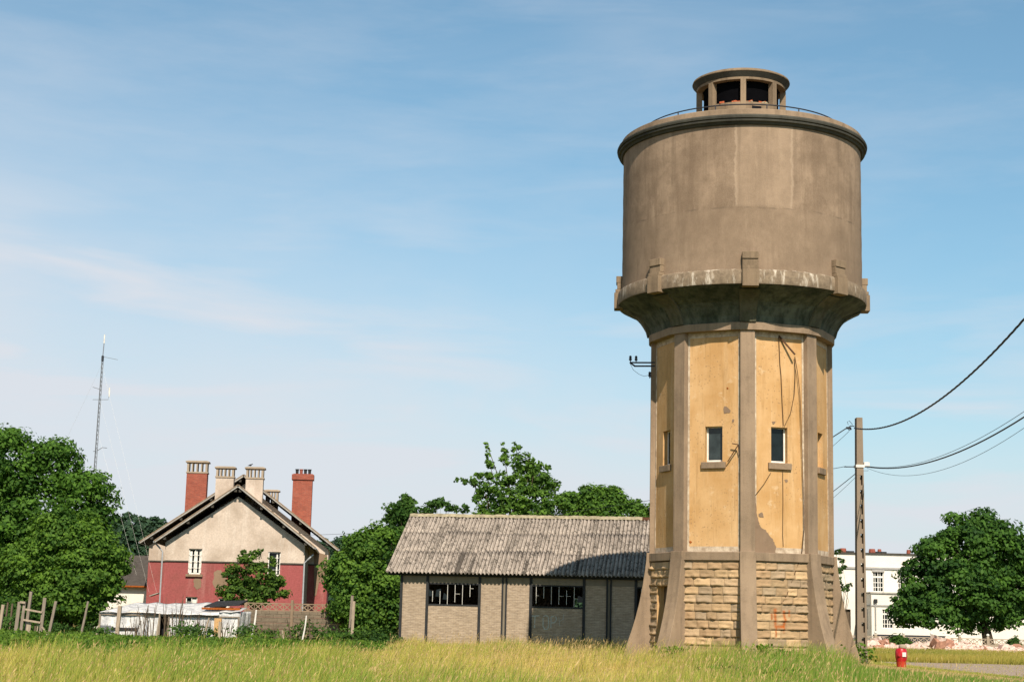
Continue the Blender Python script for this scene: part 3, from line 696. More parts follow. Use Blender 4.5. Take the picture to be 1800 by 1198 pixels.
def corr(sign):
    # corrugated sheets in three lapping rows from eave to ridge
    X0, X1 = -.66, LS + .5; P = .177; NP = 8; nx = int((X1-X0)/P*NP); V = []; L = []
    ye, zr, ze = -.45, 6.32, 3.43; run = DS/2 - ye; slope = (zr-ze)/run
    rows = [(0, .38), (.35, .71), (.68, 1.0)]
    for ri, (t0, t1) in enumerate(rows):
        b = len(V); ny = 5; lift = .003 if ri else 0
        for j in range(ny):
            t = t0 + (t1-t0)*j/(ny-1); y = ye + run*t; z = ze + (zr-ze)*t + (lift*(1 - j/(ny-1)) if ri else 0)
            for i in range(nx+1):
                x = X0 + i*P/NP; sheet = int((x - X0)/1.06)
                off = ((sheet*7919 + ri*31) % 13 - 6)*.0016; jit = ((sheet*37 + ri*17) % 11 - 5)*.003 if j == 0 else 0
                zz = z + .044*math.cos(2*PI*(x-X0)/P) + off
                V.append((x, (y + jit) if sign > 0 else DS - y, zz))
        for j in range(ny-1):
            for i in range(nx): L += [b+j*(nx+1)+i, b+j*(nx+1)+i+1, b+(j+1)*(nx+1)+i+1, b+(j+1)*(nx+1)+i]
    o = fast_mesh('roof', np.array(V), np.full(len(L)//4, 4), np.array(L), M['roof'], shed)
    o.data.polygons.foreach_set('use_smooth', [True]*len(o.data.polygons))
    q = o.modifiers.new('solid', 'SOLIDIFY'); q.thickness = .012; q.offset = 0
    return o
roof0 = corr(1); corr(-1)
for k in range(13):
    x0 = -.68 + k*1.12; x1 = x0 + 1.16; lf = .004*(k % 2)
    mb = MB(); rust_piece = k in (10,)
    prof = [(-.24, -.11), (-.13, -.02), (-.05, .035), (0, .05), (.05, .035), (.13, -.02), (.24, -.11)]
    sec = lambda x, s: [(x, DS/2 + a, 6.335 + b + lf + s) for a, b in prof]
    nn = 12; vs = []
    for i in range(nn+1): vs += sec(x0 + (x1-x0)*i/nn, rng.uniform(-.012, .018))
    fs = [(i*7+j, i*7+j+1, (i+1)*7+j+1, (i+1)*7+j) for i in range(nn) for j in range(6)]
    mb.add(vs, fs); o = mb.build('ridge_cap', M['old_rust'] if rust_piece else M['lichen'], shed, solid=.02)
    if rust_piece: tag(o, 'rusty brown ridge piece')
# chalk writing on the shaded panel under the second window (TOP and a worn fourth mark)
def stroke(mb, pts, wd=.05):
    for (xa, za), (xb, zb) in zip(pts[:-1], pts[1:]):
        k = max(2, int(math.hypot(xb-xa, zb-za)/.06))
        for i in range(k):
            if rng.random() < .06: continue
            s0, s1 = i/k, (i+1)/k; w_ = wd*rng.uniform(.6, 1.1)
            mb.bar((xa+(xb-xa)*s0, -.004, za+(zb-za)*s0), (xa+(xb-xa)*s1, -.004, za+(zb-za)*s1), w_, .004)
def S(zx, zy):            # zoomed photo position to wall coords
    px, py = 660 + zx/3.6, 880 + zy/3.6; q = onplane(px, py, W0, np.array([-math.sin(th), math.cos(th), 0])) - W0
    return (q[0]*math.cos(th) + q[1]*math.sin(th), q[2])
mb = MB()
for pts in ([(978, 728), (1046, 724)], [(1010, 727), (1006, 812)],
            [(1062, 730), (1060, 790), (1072, 812), (1090, 808), (1096, 780), (1094, 732), (1080, 722), (1062, 730)],
            [(1112, 730), (1110, 800)], [(1112, 730), (1140, 728), (1146, 750), (1134, 768), (1112, 770)]):
    stroke(mb, [S(*q) for q in pts])
for pts in ([(1160, 730), (1166, 790)], [(1190, 715), (1188, 770)], [(1166, 760), (1190, 745)]): stroke(mb, [S(*q) for q in pts], .018)
mb.build('chalk_writing', M['chalk'], shed)
# ------------------------------------------------------------------ red and cream house
YF, YR = 105.0, 112.6
SK = .088               # the house is not quite square: its depth runs slightly towards the left
hb = atg(412, YF); house = empty('gabled_house', hb)
tag(house, 'gabled house with cream upper walls over faded red lower walls and tall chimneys', 'house')
def H(px, py, Y):
    q = at(px, py, Y) - hb; q[0] += SK*q[1]; return q
UX = np.array([1., 0, 0]); NY = np.array([0, -1., 0])
def gable(Yw, pxl, pxr, pxp, py_eave, py_peak, py_div, wins, names):
    y = Yw - YF
    xl, xr, xp = H(pxl, 1000, Yw)[0], H(pxr, 1000, Yw)[0], H(pxp, 900, Yw)[0]
    ze = H((pxl+pxr)/2, py_eave, Yw)[2]; zp = H(pxp, py_peak, Yw)[2]; zd = H((pxl+pxr)/2, py_div, Yw)[2]
    P = np.array([0, y, 0.])
    xs = sorted({xl, xr, *[w[0] for w in wins], *[w[1] for w in wins]})
    zs = sorted({-.1, zd, ze, *[w[2] for w in wins], *[w[3] for w in wins]})
    holes = {(i, j) for i in range(len(xs)-1) for j in range(len(zs)-1) for w in wins
             if w[0]-1e-6 <= xs[i] and xs[i+1] <= w[1]+1e-6 and w[2]-1e-6 <= zs[j] and zs[j+1] <= w[3]+1e-6}
    k = zs.index(zd)
    mb = MB(); grid_wall(mb, P, UX, NY, xs, zs[:k+1], holes); mb.build(names[0], M['redwall'], house)
    mb = MB(); grid_wall(mb, P - np.array([0, .012, 0]), UX, NY, xs, zs[k:], {(i, j-k) for i, j in holes})
    mb.add([(xl, y-.012, ze), (xr, y-.012, ze), (xp, y-.012, zp)], [(0, 1, 2)]); mb.build(names[1], M['cream'], house)
    segs_, x = [], xl
    for w in sorted(w for w in wins if w[2] < zd < w[3]): segs_.append((x, w[0])); x = w[1]
    segs_.append((x, xr))
    mb = MB()
    for a, b in segs_: mb.box(a, b, y-.06, y+.02, zd-.04, zd+.05)
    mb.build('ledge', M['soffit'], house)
    return xl, xr, xp, ze, zp, zd
def hwin(px0, px1, py0, py1, Y):
    a, b = H(px0, py1, Y), H(px1, py0, Y); return (a[0], b[0], a[2], b[2])
W1 = hwin(330, 355.5, 964, 1008, YF); W2 = hwin(470, 493.5, 969.5, 1011, YF); W3 = hwin(325.5, 347, 1048.5, 1075, YF); W4 = hwin(383, 404, 1051, 1078, YF)
xl, xr, xp, ze, zp, zd = gable(YF, 288.5, 534.5, 418, 955, 872, 988, [W1, W2, W3, W4], ('lower_wall', 'upper_wall'))
rl_, rr_, rp_, rze, rzp, rzd = gable(YR, 260, 576, 428, 962, 850, 989, [], ('lower_wall', 'upper_wall'))
for (x0, x1, z0, z1), kind in ((W1, 0), (W2, 1), (W3, 2), (W4, 3)):
    mb = MB()
    for (ax, az), (bx, bz) in (((x0, z0), (x0, z1)), ((x0, z1), (x1, z1)), ((x1, z1), (x1, z0)), ((x1, z0), (x0, z0))):
        mb.add([(ax, 0, az), (bx, 0, bz), (bx, .25, bz), (ax, .25, az)], [(0, 1, 2, 3)])
    wn = mb.build('window', M['cream'], house)
    MB().add([(x0, .22, z0), (x1, .22, z0), (x1, .22, z1), (x0, .22, z1)], [(0, 1, 2, 3)]).build('pane', M['glass'], wn)
    mb = MB(); wv = x1 - x0
    for q in ((0, .07), (.93, 1)): mb.box(x0+q[0]*wv, x0+q[1]*wv, .10, .16, z0, z1)
    mb.box(x0, x1, .10, .155, z0, z0+.08); mb.box(x0, x1, .10, .155, z1-.07, z1)
    if kind in (0, 2, 3): mb.box(x0+.47*wv, x0+.53*wv, .105, .15, z0, z1)
    mb.build('frame', M['white'], wn)
    if kind == 0:         # pale curtains or leaves of the casement behind the bars
        mb = MB(); mb.box(x0+.08*wv, x0+.26*wv, .165, .18, z0+.1, z1-.15); mb.box(x0+.40*wv, x0+.66*wv, .165, .18, z0+.1, z1-.12); mb.box(x0+.8*wv, x0+.92*wv, .165, .18, z0+.1, z1-.1)
        mb.build('shutter', M['white'], wn)
    if kind in (2, 3):
        mb = MB(); mb.box(x0+.55*wv, x0+.9*wv, .165, .18, z0, z1-.15); mb.build('shutter', M['white'], wn)
    if kind == 1:
        mb = MB(); mb.box(x0+.66*wv, x0+.78*wv, .165, .18, z0+.1, z1-.1); mb.bar((x0+.02, -.02, z0), (x0+.02, -.28, z0+.0), .02, .02)
        mb.bar((x0+.05, -.03, z0+.05), (x0+.05, -.03, z1-.05), .05, .30); mb.build('shutter', M['white'], wn)
    mb = MB()
    for k in range(1, 4 if kind < 2 else 3): zz = z0 + (z1-z0)*k/(4 if kind < 2 else 3); mb.box(x0, x1, .06, .075, zz-.012, zz+.012)
    mb.build('window_bars', M['white'], wn)
    MB().box(x0-.12, x1+.12, -.14, .1, z0-.16, z0-.004).build('sill', M['conc'], wn)
# bare patch and red drip marks on the front wall
def hpatch(pts, name, mat):
    pts = rough(pts, 4, 1.6); q = [H(x, y, YF) for x, y in pts]; k = len(q)
    MB().add([(v[0], -.018, v[2]) for v in q] + [(v[0], .002, v[2]) for v in q], [tuple(range(k))] + [(i, (i+1) % k, (i+1) % k + k, i + k) for i in range(k)]).build(name, M[mat], house)
hpatch([(377, 1004), (388, 1000), (394, 1010), (400, 1020), (398, 1032), (388, 1038), (380, 1036), (374, 1026), (376, 1014)], 'bare_patch', 'bare')
hpatch([(341, 1017), (352, 1016), (354, 1030), (347, 1036), (340, 1030)], 'bare_patch', 'bare')
# side walls
def side(x, y0, y1, zt, mats):
    for nm, mt, z0, z1 in (('lower_wall', 'redwall', -.1, zd), ('upper_wall', 'cream', zd, zt)):
        MB().add([(x, y0, z0), (x, y1, z0), (x, y1, z1), (x, y0, z1)], [(0, 1, 2, 3)]).build(nm, M[mt], house)
MB().add([(xr, 0, -.1), (xr, YR-YF, -.1), (xr, YR-YF, ze), (xr, 0, ze)], [(0, 1, 2, 3)]).build('side_wall', M['dark_conc'], house); side(xl, 0, YR-YF, ze, 0); DEEP = YR - YF + 5.0  # right side wall coloured dark to stand for the eave's shade
side(rr_, YR-YF, DEEP, rze, 0); side(rl_, YR-YF, DEEP, rze, 0)
MB().add([(rl_, DEEP, -.1), (rr_, DEEP, -.1), (rr_, DEEP, rze), (rp_, DEEP, rzp), (rl_, DEEP, rze)], [(0, 1, 2, 3, 4)]).build('upper_wall', M['cream'], house)
MB().box(xl+.1, xr-.1, .3, YR-YF, -.1, ze-.1).build('interior', M['black'], house)
# roofs
def roof(xp_, zp_, xa, za, xb, zb, y0, y1, th_=.10):
    for xe, zz, nm in ((xa, za, 1), (xb, zb, 1)):
        d = np.array([xe - xp_, 0, zz - zp_]); nrm = np.array([-d[2], 0, d[0]]); nrm /= np.linalg.norm(nrm)
        if nrm[2] < 0: nrm = -nrm
        a, b = np.array([xp_, 0, zp_]), np.array([xe, 0, zz])
        def slab(y0_, y1_, o0, o1, name, mat):
            vs = [tuple(p + nrm*o + np.array([0, y, 0])) for y in (y0_, y1_) for p, o in ((a, o0), (b, o0), (b, o1), (a, o1))]
            return MB().add(vs, [(0,3,2,1),(4,5,6,7),(0,1,5,4),(1,2,6,5),(2,3,7,6),(3,0,4,7)]).build(name, M[mat], house)
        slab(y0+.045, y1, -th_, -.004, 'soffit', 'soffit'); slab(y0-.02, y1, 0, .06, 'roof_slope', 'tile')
        slab(y0, y0+.04, -.10, -.003, 'bargeboard', 'verge')
        # purlin ends
        for t in (.05, .33, .62, .9):
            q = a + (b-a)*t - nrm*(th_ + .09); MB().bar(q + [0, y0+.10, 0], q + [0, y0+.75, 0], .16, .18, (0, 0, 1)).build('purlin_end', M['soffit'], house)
vy = YF - .75
tp = H(418.5, 852, vy); ta = H(271, 950.5, vy); tb = H(554, 962, vy)
roof(tp[0], tp[2], ta[0], ta[2], tb[0], tb[2], -.75, YR-YF+.2)
vr = YR - .75
tp2 = H(428.5, 834, vr); ta2 = H(245, 952, vr); tb2 = H(594.5, 965, vr)
roof(tp2[0], tp2[2], ta2[0], ta2[2], tb2[0], tb2[2], YR-YF-.75, DEEP + .5)
# gutters and pipes
for px, py0, py1, Yq, ex in ((286, 958, 1075, YF-.1, -8), (535, 978, 1075, YF-.1, 10)):
    a = H(px, py0+8, Yq); b = H(px-3, py1, Yq); e_ = H(px+ex*1.6, py0-4, Yq)
    MB().tube([(e_[0], a[1], e_[2]), ((e_[0]+a[0])/2, a[1], a[2]+.18), (a[0], a[1], a[2]-.1), (a[0], a[1], -.1)], .055, 8).build('downpipe', M['zinc'], house)
for p_, y0, y1 in ((ta, -.7, YR-YF), (tb, -.7, YR-YF), (ta2, YR-YF-.7, DEEP), (tb2, YR-YF-.7, DEEP)):
    MB().tube([(p_[0], y0, p_[2]-.02), (p_[0], y1, p_[2]-.02)], .07, 8).build('gutter', M['zinc'], house)
MB().bar((H(266, 1047, YR-1)[0], YR-YF-1.4, H(266, 1047, YR)[2]), (H(281, 1043, YR-1)[0], YR-YF-1.4, H(281, 1042, YR)[2]), .06, 1.4).build('porch_roof', M['verge'], house)
# chimneys
def chimney(px0, px1, pyt, pyc, pyb, Y, mat, cap, depth=.9, dx=0):
    a, b = H(px0, pyb, Y), H(px1, pyb, Y); zt = H((px0+px1)/2, pyt, Y)[2]; zc = H((px0+px1)/2, pyc, Y)[2]; zb = a[2] - 1.4
    x0, x1, y0 = a[0], b[0], Y - YF
    ch = MB().box(x0, x1, y0, y0+depth, zb, zc).build('chimney', M[mat], house)
    if cap == 'slots':
        MB().box(x0-.05, x1+.05, y0-.05, y0+depth+.05, zc+.003, zc+.10).build('chimney_band', M['fence_pale'], ch)
        nn = 5
        for k in range(nn):
            xx = x0 + (x1-x0-.14)*k/(nn-1)
            wv = .14 if k in (0, nn-1) else .09
            for yy in (y0, y0+depth-.14): MB().box(xx, xx+wv, yy, yy+.14, zc+.10, zt-.14).build('chimney_post', M['fence_pale'], ch)
        mb = MB(); n_ = 8
        mb.prism([(x0-.10, zt-.14), (x1+.10, zt-.14), (x1+.12, zt-.05), (x1-.05, zt), (x0+.05, zt), (x0-.12, zt-.05)], y0-.1, y0+depth+.1, lambda a, b, d: (a, d, b))
        mb.build('chimney_cap', M['fence_pale'], ch, bevel=.02)
    else:
        MB().box(x0-.09, x1+.09, y0-.09, y0+depth+.09, zc-.42, zc-.05).build('chimney_band', M[mat], ch)
        for k in range(4):
            xx = x0 + .25 + (x1-x0-.5)*k/3
            MB().lathe([(.10, zc), (.12, zc+.3), (.15, zc+.32), (.14, zt)], 10, (xx, y0+depth/2)).build('chimney_pot', M['post_dark'] if k != 1 else M['rbrick'], ch)
    return ch
chimney(324.5, 360.5, 809, 831, 897, YR+2, 'rbrick', 'slots', 1.0)
chimney(377.5, 409, 819, 839, 876, YF+3.0, 'cream', 'slots', .9)
chimney(430.5, 461, 820, 841, 876, YF+3.0, 'cream', 'slots', .9)
chimney(466, 488, 860, 885, 890, YR+4, 'cream', 'slots', .8)
chimney(511.5, 546, 823, 832, 919, YR+3, 'rbrick', 'pots', 1.1)

# bare render on the right end of the rear wall
q = [H(x, y, YR) for x, y in ((552, 968), (575, 975), (575, 1010), (566, 1024), (561, 1022), (556, 1045), (552, 1048))]; k = len(q)
MB().add([(v[0], v[1]-.03, v[2]) for v in q] + [(v[0], v[1]+.01, v[2]) for v in q], [tuple(range(k))] + [(i, (i+1) % k, (i+1) % k + k, i + k) for i in range(k)]).build('bare_patch', M['bare'], house)
def skew(o):
    for ch in o.children:
        for v in ch.data.vertices: v.co.x -= SK*v.co.y
        skew(ch)
skew(house)

# bird on the right cream chimney
bp = at(440, 819.5, YF+3.2)
bird = empty('bird', bp); tag(bird, 'small dark bird perched on a cream chimney of the house', 'bird')
pr_ = [(-.22, .0, .005), (-.14, .02, .03), (-.08, .035, .05), (0, .055, .075), (.07, .075, .07), (.11, .10, .045), (.13, .125, .045), (.15, .145, .04), (.175, .15, .025), (.19, .145, .01), (.215, .138, .003)]
vs = []; fs = []; nb = 10
for x, z, r in pr_:
    for j in range(nb): vs.append((x*.85, r*.85*math.cos(2*PI*j/nb), .05 + z*.85 + r*.85*math.sin(2*PI*j/nb)))
for i in range(len(pr_)-1):
    for j in range(nb): fs.append((i*nb+j, i*nb+(j+1) % nb, (i+1)*nb+(j+1) % nb, (i+1)*nb+j))
mb = MB().add(vs, fs); mb.build('body', M['metal_dark'], bird, smooth=True)
for s in (-.03, .03): MB().tube([(.02, s, .09), (.03, s, 0)], .006, 5).build('leg', M['rustwire'], bird)

# ------------------------------------------------------------------ neighbouring low house
nb0 = atg(215, 118); nh = empty('low_house', nb0); tag(nh, 'low white house with a dark slate roof, left of the red house', 'house')
N_ = lambda px, py, Y: at(px, py, Y) - nb0
xa, xb = N_(160, 1040, 118)[0], N_(268, 1040, 118)[0]; zt = N_(240, 1028, 118)[2]; zr = N_(225, 978, 122)[2]
MB().box(xa, xb, 0, 8, -.1, zt).build('wall', M['whitewall'], nh)
mb = MB(); mb.prism([(-.4, zt-.12), (4, zr), (8.4, zt-.12), (8.4, zt-.02), (4, zr+.12), (-.4, zt-.02)], xa-.3, xb+.3, lambda a, b, d: (d, a, b)); mb.build('roof', M['slate'], nh)
MB().tube([(xa-.3, -.42, zt-.1), (xb+.3, -.42, zt-.1)], .07, 8).build('gutter', M['rust'], nh)

# ------------------------------------------------------------------ plastic sheeted hut
YH = 80.0; ub = atg(298, YH); hut = empty('plastic_hut', ub); tag(hut, 'low garden hut patched together from white plastic sheets', 'hut')
Q = lambda px, py, Y=YH: at(px, py, Y) - ub
def sheet(P00, P10, P01, P11, name, nu=60, nv=16, amp=.06, mat='sheet', seed=0, nrm=(0, -1, 0)):
    P00, P10, P01, P11 = [np.array(p, float) for p in (P00, P10, P01, P11)]; V = []; L = []
    for j in range(nv+1):
        for i in range(nu+1):
            s, t = i/nu, j/nv; p = (P00*(1-s)+P10*s)*(1-t) + (P01*(1-s)+P11*s)*t
            k = vn(np.array(s*nu*.5), np.array(t*nv*.28), 1.0, seed)*.6 + vn(np.array(s*nu*1.1), np.array(t*nv*.3), 1.0, seed+5)*.5
            V.append(p + np.array(nrm)*amp*float(k))
    for j in range(nv):
        for i in range(nu): L += [j*(nu+1)+i, j*(nu+1)+i+1, (j+1)*(nu+1)+i+1, (j+1)*(nu+1)+i]
    o = fast_mesh(name, np.array(V), np.full(nu*nv, 4), np.array(L), M[mat], hut); o.data.polygons.foreach_set('use_smooth', [True]*(nu*nv))
    q = o.modifiers.new('solid', 'SOLIDIFY'); q.thickness = .015; q.offset = 0
    return o
xA, xD1, xD2, xB = Q(173, 1100)[0], Q(281, 1100)[0], Q(297, 1100)[0], Q(421, 1100)[0]
zA, zD, zB = Q(180, 1075)[2], Q(290, 1079)[2], Q(420, 1074)[2]; zk = Q(250, 1060, 83)[2]
sheet((xA, 0, -.1), (xD1, 0, -.1), (xA+.1, 0, zA), (xD1, 0, zD), 'wall_sheet', 44, 14, .045, 'sheet', 1)
sheet((xD2, 0, -.1), (xB, 0, -.1), (xD2, 0, zD), (xB, 0, zB), 'wall_sheet', 50, 14, .045, 'sheet', 2)
sheet((xB, 0, -.1), (xB+.1, 2.8, -.1), (xB, 0, zB), (xB+.1, 2.8, zB), 'wall_sheet', 30, 14, .05, 'sheet', 3, (1, 0, 0))
sheet((xA, 0, -.1), (xA+.6, 2.8, -.1), (xA+.1, 0, zA), (xA+.6, 2.8, zA+.2), 'wall_sheet', 30, 14, .05, 'sheet', 4, (-1, 0, 0))
sheet((xA+.05, -.2, zA+.02), (xB-1.0, -.25, zD+.02), (xA+1.0, 3.0, zk), (xB-1.0, 3.0, zk+.12), 'roof_sheet', 40, 10, .045, 'sheet', 6, (0, 0, 1))
sheet((xB-1.02, -.1, zB-.05), (xB+.05, -.1, zB-.02), (xB-1.02, 1.8, zk-.1), (xB+.05, 1.8, zk-.1), 'roof_sheet', 14, 8, .04, 'sheet', 7, (0, 0, 1))
MB().box(xA+.6, xB-.1, 2.82, 2.9, -.1, zA).build('back_board', M['wood_dark'], hut)
MB().box(xD1, xD2, .5, .55, -.1, zD).build('opening_shade_sheet', M['black'], hut)  # black sheet standing in for the shade inside the hut's opening
f0, f1 = Q(362, 1066, 81), Q(424, 1064, 81)
MB().add([(f0[0], .5, f0[2]-.02), (f1[0], .5, f1[2]), (f1[0], 2.9, f1[2]+.22), (f0[0]+.2, 2.9, f0[2]+.24), (f0[0], .5, f0[2]+.05), (f1[0], .5, f1[2]+.07), (f1[0], 2.9, f1[2]+.29), (f0[0]+.2, 2.9, f0[2]+.31)],
         [(0,3,2,1),(4,5,6,7),(0,1,5,4),(1,2,6,5),(2,3,7,6),(3,0,4,7)]).build('felt_roof', M['felt'], hut)
MB().box(f0[0]-.1, f1[0]+.05, .42, .49, f0[2]-.12, f0[2]-.02).build('roof_edge', M['rust'], hut)
mb = MB()
for px in (176, 281, 297, 420): q = Q(px, 1090); mb.box(q[0]-.04, q[0]+.04, -.10, -.02, -.1, zD-.02)
mb.box(xA, xB, -.085, -.025, zD-.09, zD-.025)
mb.build('frame', M['wood_grey'], hut)
mb = MB(); q0, q1 = Q(178, 1102), Q(243, 1102); mb.box(q0[0], q1[0], -.07, -.03, q0[2]-.10, q0[2]+.02); mb.build('rail', M['felt'], hut)
mb = MB(); q0, q1 = Q(178, 1098), Q(196, 1098); mb.box(q0[0], q1[0], -.13, -.08, -.1, q0[2]); mb.build('blue_grey_board', M['galv'], hut)
q0 = Q(384, 1090); MB().box(q0[0]-.18, q0[0]+.18, -.13, -.07, -.1, Q(384, 1095)[2]+.25).build('rusty_board', M['ochre'], hut)

# ------------------------------------------------------------------ stakes, posts, wooden frame
def stake(px0, py0, px1, Y, w_, mat, label, name='stake', cat='stake', d=None, wob=0):
    b = atg(px1, Y); r_ = empty(name, b); tag(r_, label, cat)
    t_ = at(px0, py0, Y) - b; mb = MB(); k = 7; pts = []
    for i in range(k):
        s = i/(k-1); pts.append(t_*s + np.array([math.sin(s*5 + px0)*wob, 0, -.1*(1-s)]))
    if wob: mb.tube(pts, w_/2, 7, w_*.38)
    else:
        mb.bar(pts[0], pts[-1], w_, d or w_)
    mb.build('shaft', M[mat], r_, bevel=.006 if not wob else 0)
    return r_
stake(6, 1062, -1, 77, .14, 'wood_pale', 'pale post cut by the left edge of the photo', 'fence_post', 'post')
stake(55, 1039, 46, 76.5, .13, 'wood_grey', 'grey pole standing behind the wooden frame, topmost of the posts', 'fence_post', 'post')
stake(98.5, 1056, 86, 76, .12, 'wood_grey', 'leaning grey post just right of the wooden frame', 'fence_post', 'post')
stake(154.5, 1056, 143, 77, .13, 'wood_grey', 'weathered post alone in front of the tree, left of the plastic hut', 'fence_post', 'post', None, .01)
stake(14, 1058, 9, 83, .08, 'wood_dark', 'thin dark stake in the shade, left of the wooden frame', 'fence_post', 'post')
stake(22, 1060, 18, 83, .08, 'wood_dark', 'thin dark stake nearest the left upright of the wooden frame', 'fence_post', 'post')
stake(211, 1064, 207, 78.3, .17, 'wood_pale', 'broad pale batten in front of the left half of the plastic hut', 'batten', 'stake')
stake(175, 1097, 169, 78.4, .09, 'wood_pale', 'short pale lath leaning at the left corner of the plastic hut', 'batten', 'stake')
stake(280, 1077, 277.5, 78, .10, 'wood_pale', 'crooked pale stick beside the dark opening of the plastic hut', 'stick', 'stake', None, .02)
stake(367, 1085, 359, 78, .11, 'wood_pale', 'pale leaning stick before the right half of the plastic hut', 'stick', 'stake', None, .02)
stake(387, 1092, 387, 77, .12, 'wood_pale', 'short orange tinted stake before the right end of the plastic hut', 'stick', 'stake')
stake(451, 1071, 442.5, 79, .11, 'white', 'white leaning stick in front of the concrete fence', 'stick', 'stake', None, .02)
stake(496.5, 1107, 502, 78, .11, 'wood_pale', 'short pale stick leaning left before the concrete fence', 'stick', 'stake', None, .015)
stake(538.5, 1081, 532.5, 79, .09, 'white', 'thin white stick before the middle of the concrete fence', 'stick', 'stake', None, .02)
stake(619.5, 1046, 615, 80, .13, 'wood_grey', 'grey post at the right end of the concrete fence', 'fence_post', 'post')
stake(622.5, 1056, 619.5, 79, .13, 'wood_pale', 'pale post doubled against the grey post at the fence end', 'fence_post', 'post')
gb = atg(52, 75.5); gf = empty('wooden_frame', gb); tag(gf, 'rickety grey wooden frame with two rails and broken boards', 'wooden frame')
G = lambda px, py: (at(px, py, 75.5) - gb)
def gbar(a, b, w_, name, mat='wood_grey', dy=0, d=.07): MB().bar(G(*a) + [0, dy, 0], G(*b) + [0, dy, 0], w_, d).build(name, M[mat], gf, bevel=.006)
gbar((34.5, 1057), (26, 1122), .16, 'upright'); gbar((43.5, 1057), (35, 1122), .13, 'upright'); gbar((79, 1050), (69.5, 1125), .15, 'upright')
gbar((36, 1057.5), (45.5, 1058.5), .10, 'top_piece', 'wood_pale', -.09)
gbar((45, 1070), (75, 1075.5), .08, 'rail', 'wood_pale', -.08); gbar((42, 1088.5), (72, 1093.5), .085, 'rail', 'wood_pale', -.08)
gbar((75, 1101), (84, 1115), .07, 'brace', 'wood_pale', -.08)
gbar((50.5, 1093), (47.5, 1118), .22, 'board', 'wood_pale', .04, .03); gbar((62.5, 1096), (60, 1117), .09, 'board', 'wood_dark', .05, .03); gbar((44, 1117), (66, 1119), .08, 'rail', 'wood_grey', -.05)
gbar((67, 1093), (64, 1112), .05, 'board', 'wood_pale', .05, .03)

# ------------------------------------------------------------------ concrete panel fences
def lattice_fence(name, label, A, Bp, nbays, zt, zl, mat, pmat, ph, cap=None, bays_lat=None, postw=.14):
    A, Bp = np.array(A), np.array(Bp); r_ = empty(name, A, math.atan2(Bp[1]-A[1], Bp[0]-A[0])); tag(r_, label, 'fence')
    L_ = np.linalg.norm(Bp - A); bw = L_/nbays
    for k in range(nbays+1):
        x = k*bw
        po = MB().box(x-postw/2, x+postw/2, -postw/2, postw/2, -.1, ph).build('post', M[pmat], r_, bevel=.02)
        if cap: MB().lathe([(.0, ph), (.05, ph), (.05, ph+.03), (.10, ph+.08), (.10, ph+.15), (.04, ph+.2), (0, ph+.2)], 10, (x, 0), cap=False).build('post_cap', M['white'], po)
        if k == nbays: break
        x0, x1 = x + postw/2, x + bw - postw/2; rows = max(2, round(zl/.33))
        for q in range(rows):
            MB().box(x0, x1, -.03, .03, zl*q/rows - (.1 if q == 0 else -.008), zl*(q+1)/rows).build('panel', M['fence_pale' if mat == 'fence_pale' else 'fence_block'], r_, bevel=.012)
        mb = MB(); mb.box(x0, x1, -.03, .03, zl+.004, zl+.05); mb.box(x0, x1, -.03, .03, zt-.05, zt)
        nx = max(3, round((x1-x0)/(zt-zl)/.95)); cw = (x1-x0)/nx
        for c in range(nx):
            a, b = x0 + c*cw, x0 + (c+1)*cw
            mb.bar((a, 0, zl+.04), (b, 0, zt-.04), .045, .05); mb.bar((a, .004, zt-.04), (b, .004, zl+.04), .045, .045); mb.box(a-.02, a+.02, -.022, .022, zl+.05, zt-.05)
        mb.build('lattice', M[pmat], r_)
    return r_
g1 = atg(431, 86); g2 = atg(676, 86)
lattice_fence('concrete_fence', 'brown concrete panel fence with a crossed lattice top, right of the plastic hut', g1, g2, 3, at(480, 1059, 86)[2], at(480, 1073, 86)[2], 'fence_conc', 'conc', at(431, 1052, 86)[2], None)
g3 = atg(1490, 108); g4 = atg(1885, 106.5)
lattice_fence('concrete_fence', 'low pale concrete fence with a lattice top and white post caps, behind the rubble', g3, g4, 8, at(1650, 1119, 108)[2]-.02, at(1650, 1130, 108)[2]-.02, 'fence_pale', 'fence_pale', at(1587, 1115, 108)[2], True, None, .18)

# ------------------------------------------------------------------ white building on the right
YW = 158.0; wb = atg(1560, YW); wbld = empty('white_building', wb); tag(wbld, 'long flat roofed white two storey building with a projecting bay', 'building')
B_ = lambda px, py, Y=YW: at(px, py, Y) - wb
YB = 153.5
xL, xR = B_(1330, 1000)[0], B_(1900, 1000)[0]; zP = B_(1560, 974.5)[2]
w_u = []
for p0, p1 in ((1358, 1376), (1402, 1420), (1446, 1464), (1534.5, 1553), (1578.5, 1597), (1622, 1641), (1666, 1685), (1710, 1729), (1754, 1773), (1798, 1817)):
    a, b = B_(p0, 1040), B_(p1, 1005); w_u.append((a[0], b[0], B_(1545, 1040)[2], B_(1545, 1005)[2]))
dr = (B_(1486, 1100)[0], B_(1495.5, 1100)[0], -.1, B_(1490, 1070)[2])
xs = sorted({xL, xR, *[v for w_ in w_u for v in w_[:2]], dr[0], dr[1]}); zs = sorted({-.1, dr[3], w_u[0][2], w_u[0][3], zP})
allw = w_u + [dr]
holes = {(i, j) for i in range(len(xs)-1) for j in range(len(zs)-1) for w_ in allw if w_[0]-1e-6 <= xs[i] and xs[i+1] <= w_[1]+1e-6 and w_[2]-1e-6 <= zs[j] and zs[j+1] <= w_[3]+1e-6}
mb = MB(); grid_wall(mb, np.zeros(3), UX, NY, xs, zs, holes)
